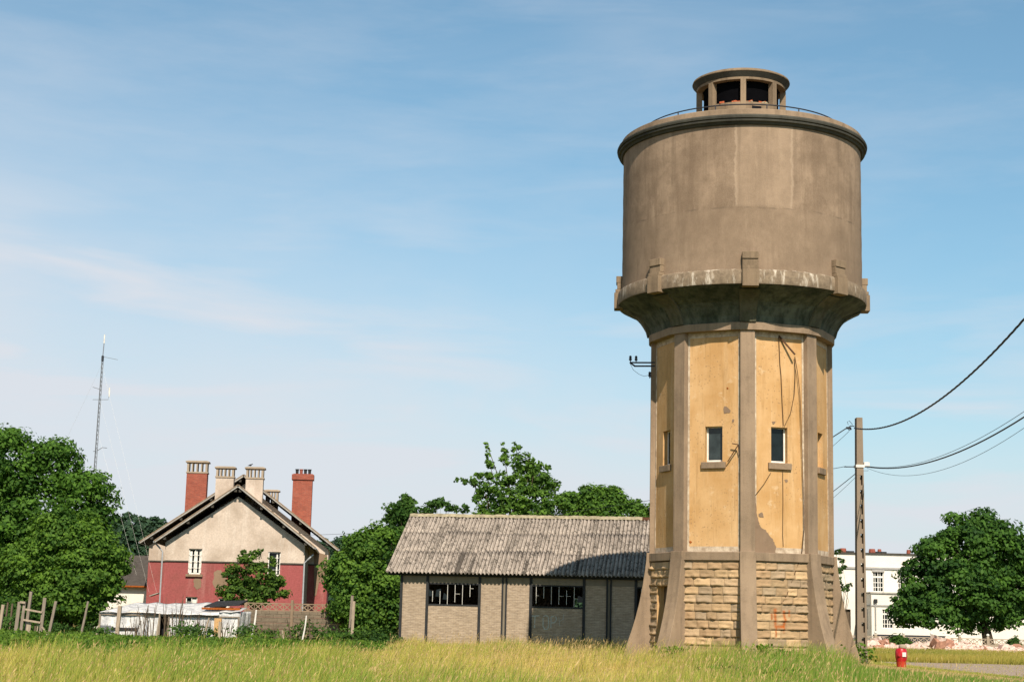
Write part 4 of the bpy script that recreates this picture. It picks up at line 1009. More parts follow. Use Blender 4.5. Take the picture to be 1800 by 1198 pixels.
mb.add([(xL, 0, -.1), (xL, 12, -.1), (xL, 12, zP), (xL, 0, zP)], [(0, 1, 2, 3)]); mb.add([(xR, 0, -.1), (xR, 12, -.1), (xR, 12, zP), (xR, 0, zP)], [(0, 1, 2, 3)])
mb.add([(xL, 12, -.1), (xR, 12, -.1), (xR, 12, zP), (xL, 12, zP)], [(0, 1, 2, 3)]); mb.build('wall', M['whitewall'], wbld)
MB().box(xL-.1, xR+.1, -.12, 12.1, zP+.003, zP+.16).build('roof_slab', M['soffit'], wbld)
zc_ = B_(1560, 998.5)[2]; MB().box(xL, xR, -.14, .0, zc_-.09, zc_+.09).build('string_course', M['greylint'], wbld)
def wwin(parent, x0, x1, z0, z1, y, pre):
    mb = MB()
    for (ax, az), (bx, bz) in (((x0, z0), (x0, z1)), ((x0, z1), (x1, z1)), ((x1, z1), (x1, z0)), ((x1, z0), (x0, z0))):
        mb.add([(ax, y, az), (bx, y, bz), (bx, y+.22, bz), (ax, y+.22, az)], [(0, 1, 2, 3)])
    wn = mb.build('window', M['whitewall'], parent)
    MB().add([(x0, y+.2, z0), (x1, y+.2, z0), (x1, y+.2, z1), (x0, y+.2, z1)], [(0, 1, 2, 3)]).build('pane', M['glass'], wn)
    mb = MB(); wv, hv = x1-x0, z1-z0; zt_ = z0 + hv*.72
    for s in (0, .46, .93): mb.box(x0+s*wv, x0+(s+.08)*wv, y+.10, y+.16, z0, z1)
    mb.box(x0, x1, y+.105, y+.155, zt_, zt_+.12*hv*.7); mb.box(x0, x1, y+.105, y+.155, z0, z0+.05*hv)
    for s in (.23, .70): mb.box(x0+s*wv-.03, x0+s*wv+.03, y+.11, y+.15, z0, z1)
    for s in (.24, .48): mb.box(x0, x1, y+.112, y+.148, z0+s*hv-.03, z0+s*hv+.03)
    mb.build('frame', M['white'], wn)
    return wn
for w_ in w_u:
    wn = wwin(wbld, *w_, 0, 1)
    MB().box(w_[0]-.08, w_[1]+.08, -.10, .0, w_[3]+.02, w_[3]+.36).build('lintel', M['greylint'], wn)
    MB().box(w_[0]-.08, w_[1]+.08, -.10, .05, w_[2]-.14, w_[2]-.004).build('sill', M['greylint'], wn)
MB().box(dr[0], dr[1], .25, .3, -.1, dr[3]).build('door', M['wood_dark'], wbld)
MB().box(xL+.1, xR-.1, .35, 11.8, -.1, zP-.1).build('interior', M['black'], wbld)
yb = YB - YW
bl, brr = B_(1532, 1080, YB)[0], B_(1668, 1080, YB)[0]; bz = B_(1560, 1043, YB)[2]; bs = B_(1560, 1064, YB)[2]
bw_ = []
for p0, p1 in ((1551, 1570), (1588, 1607), (1625, 1644)):
    a, b = B_(p0, 1104, YB), B_(p1, 1070, YB); bw_.append((a[0], b[0], B_(1560, 1104, YB)[2], B_(1560, 1070.5, YB)[2]))
xs = sorted({bl, brr, *[v for w_ in bw_ for v in w_[:2]]}); zs = sorted({-.1, bw_[0][2], bw_[0][3], bz})
holes = {(i, j) for i in range(len(xs)-1) for j in range(len(zs)-1) for w_ in bw_ if w_[0]-1e-6 <= xs[i] and xs[i+1] <= w_[1]+1e-6 and w_[2]-1e-6 <= zs[j] and zs[j+1] <= w_[3]+1e-6}
mb = MB(); grid_wall(mb, np.array([0, yb, 0]), UX, NY, xs, zs, holes)
for x in (bl, brr): mb.add([(x, yb, -.1), (x, -.003, -.1), (x, -.003, bz), (x, yb, bz)], [(0, 1, 2, 3)])
bay = mb.build('bay', M['whitewall'], wbld)
MB().box(bl-.12, brr+.12, yb-.12, -.003, bz+.003, bz+.14).build('bay_roof', M['verge'], bay)
MB().box(bl-.08, brr+.08, yb-.08, -.15, bs-.07, bs+.07).build('bay_string_course', M['greylint'], bay)
MB().box(bl+.3, brr-.1, yb+.3, -.1, -.1, bz-.1).build('bay_interior', M['black'], bay)
for w_ in bw_: wn = wwin(bay, *w_, yb, 2)
ym = yb + 1.6
MB().box(bl-.03, bl+.02, ym, ym+1.2, bw_[0][2]-.1, bw_[0][3]).build('side_window', M['glass_pale'], bay)
MB().box(bl+.1, brr-.1, yb-.03, yb+.01, -.1, bw_[0][2]-.55).build('blue_plinth', M['metal_dark'], bay)
q = B_(1538.5, 1056, YB); MB().tube([(q[0], yb-.1, q[2]), (q[0], yb-.1, -.1)], .06, 8).build('downpipe', M['greylint'], bay); MB().box(q[0]-.16, q[0]+.16, yb-.24, yb-.085, q[2]-.15, q[2]+.2).build('rain_head', M['post_dark'], bay)
for px, py, big in ((1482, 968, 1), (1492, 972, 0), (1533, 968, 1), (1546, 967, .5), (1549, 972, 0), (1597, 971, .3)):
    q = B_(px, 974, YW+4); z0 = zP + .16
    if big: MB().lathe([(.30*max(.6, big), z0), (.34*max(.6, big), z0+.25), (.28*max(.6, big), z0+.55), (.30*max(.6, big), B_(px, py, YW+4)[2] if py < 972 else z0+.6)], 10, (q[0], 4)).build('chimney_pot', M['rbrick'], wbld)
    else: MB().box(q[0]-.5, q[0]+.5, 3.8, 4.5, z0, z0+.3).build('roof_block', M['post_dark'], wbld)

# ------------------------------------------------------------------ concrete pole and overhead lines
pb = np.array([12.98, 60.0, 0]); pole = empty('utility_pole', pb); tag(pole, 'grey concrete utility pole with a row of rectangular openings, right of the tower', 'utility pole')
HP = at(1500, 734, 60)[2]
def pw(z): return (.39 - .17*z/HP)/2
mb = MB(); zs_ = [-.1]; z = .25
slots = []
while z < HP - 2.1: slots.append((z, z + .36)); z += .535
dpt = .17
def prism_seg(x0f, x1f, z0, z1, y0, y1):
    mb.add([(x0f(z0), y0, z0), (x1f(z0), y0, z0), (x1f(z0), y1, z0), (x0f(z0), y1, z0), (x0f(z1), y0, z1), (x1f(z1), y0, z1), (x1f(z1), y1, z1), (x0f(z1), y1, z1)],
           [(0,3,2,1),(4,5,6,7),(0,1,5,4),(1,2,6,5),(2,3,7,6),(3,0,4,7)])
OFF = .02
L0 = lambda z: -pw(z); L1 = lambda z: -pw(z)*.22 + OFF; R0 = lambda z: pw(z)*.46 + OFF; R1 = lambda z: pw(z)
prism_seg(L0, L1, -.1, slots[-1][1], -dpt, dpt); prism_seg(R0, R1, -.1, slots[-1][1], -dpt, dpt)
zz = -.1
for a, b in slots: prism_seg(L1, R0, zz, a, -dpt+.02, dpt-.02); zz = b
prism_seg(L0, R1, slots[-1][1], HP, -dpt, dpt)
for a, b in slots: prism_seg(L1, R0, a, b - .04, -.01, .10)
mb.build('shaft', M['pole'], pole, bevel=.008)
P_ = lambda px, py: at(px, py, 60) - pb
q = P_(1500, 819); MB().box(-pw(7.3)-.03, pw(7.3)+.03, -.20, .20, q[2]-.05, q[2]+.05).build('clamp', M['white'], pole)
MB().bar(P_(1486, 819) + [0, .22, 0], P_(1526, 819) + [0, .22, 0], .035, .035).build('crossarm', M['metal_dark'], pole)
q = P_(1525, 815.5); MB().box(q[0]-.10, q[0]+.10, .1, .3, q[2]-.06, q[2]+.09).build('junction_box', M['white'], pole, bevel=.01)
q = P_(1494, 752); MB().tube([q + [.12, -.2, .05], q + [-.02, -.22, .06], q + [-.12, -.2, .0], q + [-.08, -.2, -.1], q + [.02, -.2, -.06]], .018, 6).build('hook', M['metal_dark'], pole)
MB().tube([q + [-.1, -.2, .1], q + [-.14, -.2, .2], q + [-.06, -.2, .25], q + [.06, -.2, .1]], .01, 5).build('hook', M['metal_dark'], pole)
MB().tube([q + [-.18, -.2, -.02], q + [.0, -.2, -.02]], .045, 8).build('tension_clamp', M['metal_dark'], pole)
MB().tube([P_(1512, 818) + [0, .2, 0], P_(1518, 826) + [0, .2, 0], P_(1528, 826) + [0, .2, 0], P_(1527, 818) + [0, .2, 0]], .008, 5).build('wire_loop', M['metal_dark'], pole)
def span(A, E, sag, r, label, mat='cable', k=48, twist=0):
    A, E = np.array(A, float), np.array(E, float); o_ = []
    for i in range(k+1):
        s = i/k; o_.append(A + (E-A)*s - np.array([0, 0, sag*4*s*(1-s)]))
    mb = MB()
    if twist:
        for ph in (0, 2*PI/3, 4*PI/3):
            kk = k*7; pts = []
            for i in range(kk+1):
                s = i/kk; p = A + (E-A)*s - np.array([0, 0, sag*4*s*(1-s)]); a = s*twist + ph
                pts.append(p - A + np.array([math.cos(a)*r*.8, 0, math.sin(a)*r*.8]))
            mb.tube(pts, r, 5)
    else: mb.tube([p - A for p in o_], r, 5)
    o = mb.build('overhead_cable', M[mat], None); o.location = A; tag(o, label, 'cable', 'overhead cables'); return o
A_ = (12.82, 60, 8.80); B0 = (13.27, 60, 7.37)
span(A_, (10.02, 15, 12.52), 2.55, .016, 'thick twisted cable rising from the pole top to the upper right', twist=180)
span(B0, (11.77, 15, 10.78), 2.225, .021, 'thick dark cable sagging from the white box on the pole to the right edge')
span((13.25, 60, 7.40), (10.17, 15, 8.83), 1.69, .007, 'thin wire running just above the lower thick cable')
span((13.25, 60, 7.34), (9.73, 15, 8.665), 2.10, .006, 'thin wire sagging below the lower thick cable')
t1 = onplane(1455, 812, (0, 62.5, 0), np.array([0, 1., 0])); t2 = onplane(1440, 945, (0, 62.5, 0), np.array([0, 1., 0]))
span(at(1488, 752, 60), (8.6, 58.85, 6.6), .12, .020, 'short thick cable running down from the pole top behind the tower', k=16)
span(at(1493, 757, 60), (8.7, 58.85, 6.1), .3, .008, 'short thin wire hanging under the thick one between pole top and tower', k=16)
span(at(1513, 824, 60), (8.5, 58.85, 4.4), .25, .014, 'lower short cable running down from the crossarm behind the tower', k=16)
span(at(1516, 826, 60), (8.6, 58.85, 4.1), .35, .007, 'lower short thin wire beside the lower short cable', k=16)
far = at(150, 904, 150); span(at(1487, 819, 60), far, 2.2, .010, 'long thin telephone wire crossing the sky behind the red house', k=80)

# ------------------------------------------------------------------ radio mast
YM = 112.0; ab = atg(163, YM); mast = empty('radio_mast', ab); tag(mast, 'slender guyed lattice radio mast with white whip aerials behind the trees', 'radio mast')
A2 = lambda px, py: at(px, py, YM) - ab
bot, top = np.array([0., 0, 0]), A2(180.5, 628)
bot = A2(165.5, 842) + (A2(165.5, 842) - top) * 1.0; bot[2] = max(bot[2], 0); dn = (A2(165.5, 842) - top); bot = top + dn * (top[2] / -dn[2])
mb = MB(); c3 = [np.array([.13*math.cos(k*2*PI/3), .13*math.sin(k*2*PI/3), 0]) for k in range(3)]
for c in c3: mb.tube([bot + c, top + c*.5], .022, 5)
K = 60
for i in range(K):
    s0, s1 = i/K, (i+1)/K
    for j in range(3):
        a = bot + (top-bot)*s0 + c3[j]*(1-.5*s0); b = bot + (top-bot)*s1 + c3[(j+1) % 3]*(1-.5*s1); mb.tube([a, b], .010, 4)
mb.build('lattice', M['galv'], mast)
MB().tube([top, A2(183, 602)], .03, 6).build('upper_pole', M['galv'], mast)
MB().tube([A2(183, 603), A2(184, 588)], .05, 6).build('aerial', M['white'], mast)
MB().tube([A2(192, 697), A2(192.5, 681)], .05, 6).build('aerial', M['white'], mast)
MB().tube([A2(163, 702), A2(177, 702), A2(190, 702), A2(191.5, 696)], .018, 5).build('side_arm', M['galv'], mast)
MB().tube([A2(163, 680), A2(176, 684)], .018, 5).build('side_arm', M['galv'], mast)
MB().tube([A2(178, 626), A2(207, 632)], .014, 5).build('side_arm', M['galv'], mast)
MB().tube([A2(164, 793), A2(172, 791), A2(180, 786), A2(188, 787)], .022, 5).build('side_arm', M['galv'], mast)
MB().lathe([(.02, top[2]-.3), (.09, top[2]-.25), (.09, top[2]+.1), (.02, top[2]+.15)], 8, (top[0], top[1])).build('collar', M['metal_dark'], mast)
for (x0, y0), (x1, y1), dy in (((179, 640), (275, 1040), -6), ((176, 705), (262, 1040), -4), ((172, 760), (240, 1010), -5), ((179, 640), (75, 860), 7)):
    e_ = at(x1, y1, YM + dy) - ab; MB().tube([A2(x0, y0), e_], .0035, 4).build('guy_wire', M['white'], mast)

# ------------------------------------------------------------------ fire hydrant
hyb = atg(1583, 63); hyd = empty('fire_hydrant', hyb); tag(hyd, 'red fire hydrant with a white label and pale cap standing in the grass', 'fire hydrant')
MB().lathe([(.0, 0), (.165, 0), (.17, .1), (.18, .25), (.215, .34), (.225, .50), (.22, .64), (.19, .72), (.13, .75), (0, .75)], 24, cap=False).build('body', M['red'], hyd, autosmooth=.6)
MB().lathe([(.145, .752), (.155, .77), (.15, .84), (.13, .885), (.05, .90), (0, .90)], 20, (.06, 0), cap=False).build('cap', M['fence_pale'], hyd, smooth=True)
MB().tube([(-.11, -.15, .50), (-.11, -.235, .50)], .06, 10).build('outlet', M['red'], hyd)
MB().box(-.01, .13, -.248, -.226, .44, .60).build('label_plate', M['white'], hyd)
MB().lathe([(.17, 0.02), (.177, .10), (.187, .22), (.195, .26)], 24, cap=False).build('faded_base', M['redfade'], hyd, smooth=True)
# ------------------------------------------------------------------ trees
def leaf_quads(P, Nn, S, C):
    n = len(P); r = rng.normal(size=(n, 3)); t = r - (r*Nn).sum(1)[:, None]*Nn; t /= np.linalg.norm(t, axis=1)[:, None] + 1e-9
    b = np.cross(Nn, t); S = S[:, None]
    V = np.stack([P - t*S*.6, P + b*S*.38 - Nn*S*.10, P + t*S*.6, P - b*S*.38 - Nn*S*.10], 1).reshape(-1, 3)
    L = np.arange(n*4); return V, np.full(n, 4), L, np.repeat(C, 4, 0)
def tree(name, label, cat, base, crowns, nleaf, lsize, c_lo, c_hi, trunk_r=.2, mat='leaf', clump=.55, group=None, cl_n=26, sparse=0.0, droop=0.0, limbs=10, trunk=True, squash=1.0):
    """crowns: (x,y,z,rx,ry,rz) world; leaves sit in clumps spread over and inside them"""
    import zlib; rng = np.random.default_rng(zlib.crc32(label.encode()))
    base = np.array(base, float); root = empty(name, base); tag(root, label, cat, group)
    cr = np.array(crowns, float); vol = (cr[:, 3]*cr[:, 5]); vol /= vol.sum()
    PP, NN, SS, CC = [], [], [], []; cents = []
    for (x, y, z, rx, ry, rz), vv in zip(cr, vol):
        k = max(4, int(cl_n*len(cr)*vv)); d = rng.normal(size=(k, 3)); d /= np.linalg.norm(d, axis=1)[:, None]
        d[:, 1] = np.where(rng.random(k) < .6, -np.abs(d[:, 1]), d[:, 1])
        rad = rng.uniform(.55, 1.02, k)**.8
        cc = np.array([x, y, z]) + d*rad[:, None]*np.array([rx, ry, rz])
        m_ = max(3, int(nleaf*vv/k))
        for c, dd in zip(cc, d):
            if c[2] < .3: c[2] = .3 + rng.random()*.3
            cents.append(c); rr = clump*rng.uniform(.6, 1.25)*min(1.0, rx/ (clump*1.6) + .25)
            q = rng.normal(size=(m_, 3)); q /= np.linalg.norm(q, axis=1)[:, None]
            rq = rng.uniform(.25, 1.0, m_)**.6
            p = c + q*rq[:, None]*rr*np.array([1.15, 1.0, .72*squash]) - np.array([0, 0, droop])*(rq[:, None]**2)*rr
            nn = q*.75 + dd*.30 + np.array([0, 0, .40]) + rng.normal(size=(m_, 3))*.45
            nn /= np.linalg.norm(nn, axis=1)[:, None]
            tone = np.clip(rng.normal(.48, .25) + rng.normal(0, .2, m_), 0, 1)[:, None]
            PP.append(p); NN.append(nn); SS.append(lsize*rng.uniform(.65, 1.3, m_)); CC.append(np.array(c_lo)*(1-tone) + np.array(c_hi)*tone)
    P = np.concatenate(PP); keep = P[:, 2] > .05
    V, pn, L, C = leaf_quads(P[keep] - base, np.concatenate(NN)[keep], np.concatenate(SS)[keep], np.concatenate(CC)[keep])
    fast_mesh('crown', V, pn, L, M[mat], root, C)
    if trunk:
        mb = MB(); ctr = cr[:, :3].mean(0); topz = (cr[:, 2] + cr[:, 5]*.5).max(); hz = max(.8, min(cr[:, 2].min(), topz*.35))
        fork = np.array([base[0]*.8 + ctr[0]*.2, base[1]*.8 + ctr[1]*.2, hz]) - base
        mb.tube([(0, 0, -.15), (0, 0, .25), fork*.5 + [.04, 0, 0], fork], trunk_r*1.25, 9, trunk_r*.8)
        idx = rng.permutation(len(cents))[:limbs]
        for i in idx:
            e = cents[i] - base; md = fork*.5 + e*.5 + rng.normal(size=3)*.12*np.linalg.norm(e - fork)*.5
            mb.tube([fork - [0, 0, .1], fork*.75 + md*.25, md, e], trunk_r*.5, 6, trunk_r*.1)
        mb.build('trunk', M['bark'], root, smooth=True)
    return root
def crow(Y, lst, ydepth=1.0, jit=.25):
    out = []
    for px, py, r in lst:
        c = at(px, py, Y); R = r*Y/FPX; out.append((c[0], Y + rng.uniform(-jit, jit)*R, c[2], R, R*ydepth, R))
    return out
GL, GH = (.026, .070, .014), (.085, .175, .028)
tree('broadleaf_tree', 'tallest dark green tree, at the left edge behind the lighter tree', 'tree', atg(40, 96),
     crow(96, [(20, 822, 66), (88, 828, 58), (138, 872, 52), (160, 850, 22), (120, 800, 20), (30, 775, 22), (95, 790, 22), (185, 900, 14), (60, 900, 85), (-30, 880, 85), (140, 940, 52), (172, 880, 22), (175, 920, 26), (-90, 900, 90), (40, 990, 80), (-40, 1010, 80), (150, 1010, 50)]), 54000, .22, (.03, .08, .015), (.10, .21, .03), .35, clump=.95, cl_n=48, squash=.85)
tree('broadleaf_tree', 'rounded leafy tree in front at the left, its foliage reaching the white low house', 'tree', atg(120, 89),
     crow(89, [(118, 952, 62), (168, 985, 50), (58, 1000, 55), (128, 1030, 62), (196, 1000, 26), (188, 1035, 24), (40, 1058, 42), (100, 1068, 40), (150, 1060, 40), (180, 960, 22), (208, 1010, 14)]), 46000, .19, (.038, .095, .017), (.135, .25, .035), .22, clump=.68, cl_n=42, squash=.8)
tree('bush', 'dark bush in the bottom corner under the trees, behind the posts at the left edge', 'bush', atg(-5, 86),
     crow(86, [(-5, 1070, 30), (30, 1085, 25), (-40, 1060, 40), (70, 1092, 20)]), 7000, .18, GL, (.06, .13, .025), .08, clump=.5)
tree('small_tree', 'small open crowned tree in front of the red wall of the house', 'tree', atg(443, 97),
     crow(97, [(441, 985, 15), (453, 968, 7), (425, 972, 7), (410, 1008, 16), (398, 1012, 9), (455, 1012, 24), (430, 1022, 22), (402, 1036, 16), (440, 1042, 28), (478, 1020, 14), (492, 1018, 9), (488, 1038, 14), (466, 1045, 22), (415, 1046, 18), (476, 988, 8), (500, 1044, 7)], .9), 7500, .17, (.030, .07, .014), (.12, .21, .034), .08, clump=.38, cl_n=14, squash=.7, limbs=26)
tree('leafy_shrub', 'big leafy shrub between the red house and the brick shed', 'shrub', atg(650, 86),
     crow(86, [(640, 965, 32), (608, 1008, 34), (655, 1020, 46), (680, 955, 22), (618, 1060, 38), (676, 1075, 42), (645, 1085, 38), (690, 1030, 34), (598, 985, 12), (588, 1020, 14), (662, 935, 16)]), 27000, .18, (.034, .09, .017), (.13, .24, .034), .12, clump=.55, cl_n=40)
tree('young_tree', 'slim young tree sprouting above the left end of the corrugated roof', 'tree', atg(706, 88),
     crow(88, [(704, 900, 20), (712, 882, 12), (694, 912, 12), (722, 905, 16), (700, 930, 22), (685, 922, 8), (712, 874, 6)]), 3400, .19, GL, (.08, .165, .03), .07, clump=.4, cl_n=12, limbs=14)
tree('young_tree', 'thin wispy treetop just left of the tallest tree above the roof', 'tree', atg(772, 92),
     crow(92, [(762, 890, 11), (772, 884, 9), (784, 890, 8), (797, 893, 6), (815, 893, 7), (750, 898, 9)], .8), 900, .19, GL, (.075, .155, .035), .06, clump=.32, cl_n=8, limbs=12)
tree('cherry_tree', 'tallest tree above the brick shed, airy with spiky shoots', 'tree', atg(895, 95),
     crow(95, [(854, 779, 2), (858, 790, 3), (884, 779, 2), (886, 790, 3), (905, 780, 2), (912, 785, 3), (930, 800, 3), (936, 808, 4), (860, 800, 5), (857, 785, 3), (862, 815, 8), (885, 808, 10), (889, 792, 5), (908, 790, 7), (917, 812, 15), (938, 818, 12), (950, 832, 16), (965, 822, 6), (960, 850, 18), (980, 850, 6), (925, 842, 22), (895, 835, 16), (868, 838, 12), (845, 832, 8), (830, 850, 9), (815, 846, 6), (803, 842, 4), (850, 862, 16), (880, 870, 24), (915, 875, 28), (950, 880, 26), (975, 890, 22), (860, 895, 22), (900, 905, 30), (940, 905, 25), (835, 875, 7)], .9), 10500, .19, (.040, .095, .018), (.125, .235, .035), .16, clump=.33, cl_n=9, limbs=44)
tree('broadleaf_tree', 'spreading green tree behind the roof, against the left side of the tower', 'tree', atg(1055, 101),
     crow(101, [(1000, 880, 20), (1022, 870, 15), (1045, 880, 25), (1030, 862, 7), (1058, 864, 10), (1078, 868, 13), (1080, 862, 6), (1095, 880, 17), (1118, 892, 11), (1117, 880, 6), (1060, 900, 32), (1020, 905, 30), (1100, 905, 25), (1140, 908, 20), (1133, 900, 7)], .9), 12500, .19, (.042, .10, .02), (.125, .24, .035), .2, clump=.5, cl_n=14, limbs=18)
tree('broadleaf_tree', 'large dark round tree in front of the white building', 'tree', atg(1737, 126),
     crow(126, [(1700, 955, 48), (1655, 978, 42), (1745, 955, 45), (1780, 985, 50), (1628, 1020, 40), (1690, 1030, 58), (1750, 1040, 55), (1800, 1030, 55), (1606, 1062, 32), (1592, 1080, 20), (1650, 1076, 36), (1705, 1076, 30), (1770, 1070, 36), (1835, 985, 55), (1720, 925, 28), (1680, 925, 24), (1630, 965, 14), (1590, 1050, 14), (1600, 1085, 22)]), 44000, .30, (.024, .068, .017), (.085, .185, .03), .40, clump=.95, cl_n=24, squash=.8)
tree('bush', 'low green bush against the pale fence behind the rubble heap', 'bush', atg(1578, 104), crow(104, [(1578, 1129, 12), (1568, 1132, 9), (1590, 1132, 10)]), 1500, .2, GL, (.06, .12, .02), .05, clump=.35)
tree('bush', 'small green bush at the right end of the pale fence', 'bush', atg(1782, 104), crow(104, [(1782, 1128, 8), (1779, 1136, 8)]), 600, .2, GL, (.05, .10, .02), .05, clump=.3)
tree('sapling', 'wispy sapling between the tower and the concrete pole', 'sapling', atg(1484, 72),
     crow(72, [(1473, 968, 4), (1478, 985, 5), (1482, 996, 4), (1474, 1005, 6), (1471, 1020, 6), (1486, 1031, 6), (1494, 1027, 3), (1478, 1029, 4)], 1), 300, .15, GL, (.06, .12, .03), .035, clump=.16, cl_n=3, limbs=14)
# far wood: one mass on the horizon
def far_wood(name, label, cells, Y):
    cr = crow(Y, cells, .8); PP, NN, CC = [], [], []
    for x, y, z, rx, ry, rz in cr:
        k = 900; d = rng.normal(size=(k, 3)); d /= np.linalg.norm(d, axis=1)[:, None]; d[:, 1] = -np.abs(d[:, 1])
        p = np.array([x, y, z]) + d*np.array([rx, ry, rz])*rng.uniform(.75, 1.03, k)[:, None]*(1 + .12*np.sin(d[:, :1]*7 + x)*np.sin(d[:, 2:]*9))
        nn = d*.7 + [0, 0, .4] + rng.normal(size=(k, 3))*.5; nn /= np.linalg.norm(nn, axis=1)[:, None]
        tone = rng.uniform(0, 1, k)[:, None]
        PP.append(p); NN.append(nn); CC.append(np.array((.026, .058, .036))*(1-tone) + np.array((.044, .088, .046))*tone)
    P = np.concatenate(PP); V, pn, L, C = leaf_quads(P, np.concatenate(NN), rng.uniform(.5, 1.1, len(P)), np.concatenate(CC))
    o = fast_mesh(name, V, pn, L, M['leaf_dull'], None, C); tag(o, label, 'wood', kind='stuff'); return o
cells = []
for i in range(70):
    px = -160 + i*32 + rng.uniform(-10, 10); top = 935 + 12*math.sin(i*.9) + rng.uniform(-6, 6) + px*.024
    if 150 < px < 330: top -= 22
    if 560 < px < 640: top -= 6
    if px > 1250: top = 1045 + rng.uniform(-8, 8)
    for yy in (0, 45, 90): cells.append((px + rng.uniform(-6, 6), top + 30 + yy, 34))
far_wood('far_wood', 'dark bluish wood along the horizon behind the houses', cells, 260)

# ------------------------------------------------------------------ ground and track
gm = MB(); gm.add([(-1500, -200, 0), (1500, -200, 0), (1500, 2500, 0), (-1500, 2500, 0)], [(0, 1, 2, 3)])
g = gm.build('ground', M['ground']); tag(g, kind='structure')
RD = [tuple(atg(1535, 72.5)[:2]), tuple(atg(1700, 73)[:2]), tuple(atg(2300, 73)[:2]), tuple(atg(2300, 50)[:2]), tuple(atg(1830, 53)[:2]), tuple(atg(1660, 62)[:2]), tuple(atg(1580, 68)[:2])]
rm = MB(); rm.add([(x, y, .008) for x, y in RD], [tuple(range(len(RD)))]); r_ = rm.build('gravel_track', M['gravel']); tag(r_, kind='structure')
def inpoly(x, y, poly):
    c = np.zeros(len(x), bool); n = len(poly); j = n-1
    for i in range(n):
        xi, yi = poly[i]; xj, yj = poly[j]
        c ^= ((yi > y) != (yj > y)) & (x < (xj-xi)*(y-yi)/(yj-yi+1e-12) + xi); j = i
    return c
def blades(name, label, X, Y, H_, Wd, C, seed_p, lean=.35, seedc=(.56, .40, .21), wind=(.25, .05)):
    """one bent blade per point (two quads and a tip); some carry a seed head"""
    n = len(X); a = rng.uniform(0, 2*PI, n); face = np.stack([np.cos(a), np.sin(a)], 1); ln = rng.uniform(.1, 1, n)*lean
    la = rng.uniform(0, 2*PI, n); ld = np.stack([np.cos(la)*ln + wind[0]*rng.uniform(.2, 1, n), np.sin(la)*ln + wind[1]], 1)*H_[:, None]
    B = np.stack([X, Y, np.zeros(n)], 1)
    def lvl(t, wd, off=0):
        c = B.copy(); c[:, :2] += ld*(t**1.8); c[:, 2] = H_*t*(1 - .12*t) - .02*(t == 0)
        wv = np.zeros((n, 3)); wv[:, :2] = face*(Wd*wd)[:, None]; return c - wv, c + wv, c
    l0 = lvl(0, 1); l1 = lvl(.5, .8); l2 = lvl(1.0, .12)
    V = np.stack([l0[0], l0[1], l1[0], l1[1], l2[0], l2[1]], 1).reshape(-1, 3)
    b = np.arange(n)*6
    L = np.stack([b, b+1, b+3, b+2, b+2, b+3, b+5, b+4], 1).ravel()
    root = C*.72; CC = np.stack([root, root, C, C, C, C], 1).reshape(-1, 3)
    pn = np.full(n*2, 4)
    s = np.where(rng.random(n) < seed_p)[0]
    if len(s):
        tip = l2[2][s]; pre = lvl(.80, 0)[2][s]; d = tip - pre; w_ = np.zeros_like(tip); w_[:, :2] = face[s]*(.006 + .007*rng.random(len(s)))[:, None]
        e0 = tip - d*.3; e1 = tip + d*.6; mid = tip + d*.2
        V2 = np.stack([e0, mid + w_, e1, mid - w_], 1).reshape(-1, 3); b2 = len(V) + np.arange(len(s))*4
        L = np.concatenate([L, np.stack([b2, b2+1, b2+2, b2+3], 1).ravel()]); pn = np.concatenate([pn, np.full(len(s), 4)])
        sc_ = np.array(seedc)*rng.uniform(.7, 1.25, (len(s), 1)); CC = np.concatenate([CC, np.repeat(sc_, 4, 0)]); V = np.concatenate([V, V2])
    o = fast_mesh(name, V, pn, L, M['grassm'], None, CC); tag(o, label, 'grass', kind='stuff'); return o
def scatter(n, y0, y1, margin=3.0):
    Y = np.sqrt(rng.uniform(y0*y0, y1*y1, n)); X = rng.uniform(-1, 1, n)*(.335*Y + margin); return X, Y
def keepmask(X, Y):
    k = ~inpoly(X, Y, RD) | (rng.random(len(X)) < .025)
    k &= (np.hypot(X-TX, Y-TY) > 2.95)
    lx_ = (X-W0[0])*math.cos(th) + (Y-W0[1])*math.sin(th); ly_ = -(X-W0[0])*math.sin(th) + (Y-W0[1])*math.cos(th)
    k &= ~((lx_ > -.05) & (lx_ < LS) & (ly_ > -.05))
    return k
def pxof(X, Y): return 900 + FPX*X/Y*.985
X, Y = scatter(330000, 17, 74); k = keepmask(X, Y); X, Y = X[k], Y[k]
px = pxof(X, Y)
lush = np.clip((px - 1080)/300, 0, 1)*np.clip((62 - Y)/18, 0, 1)          # greener right of the tower foot
pat = vn(X, Y*.6, 2.2, 3); fine = vn(X, Y, .7, 4)
pat2 = vn(X, Y*.5, 5.5, 21)
gr = np.clip(.49 + .20*pat + .13*pat2 + .14*fine + .55*lush + rng.normal(0, .17, len(X)), 0, 1)[:, None]
dry = np.array((.64, .485, .20)); green = np.array((.155, .265, .042)); dk = np.array((.40, .38, .095))
C = np.where(gr < .5, dry*(1-2*gr) + dk*2*gr, dk*(2-2*gr) + green*(2*gr-1))*rng.uniform(.75, 1.25, (len(X), 1))
Hh = (.40 + .10*pat + .07*fine + .10*lush)*rng.uniform(.55, 1.25, len(X))
near_t = np.exp(-((X-TX+1)**2/30 + (Y-50)**2/30)); Hh *= 1 + .5*near_t; Hh *= 1 + .75*np.clip(vn(X, Y, .5, 33) - .15, 0, 1)
yv = np.interp(px, [1440, 1500, 1560, 1640, 1800, 1900], [200, 72, 66, 61, 53, 51])
Hh = np.minimum(Hh, np.maximum(.07, 1.65*(1 - Y/yv)*.95))
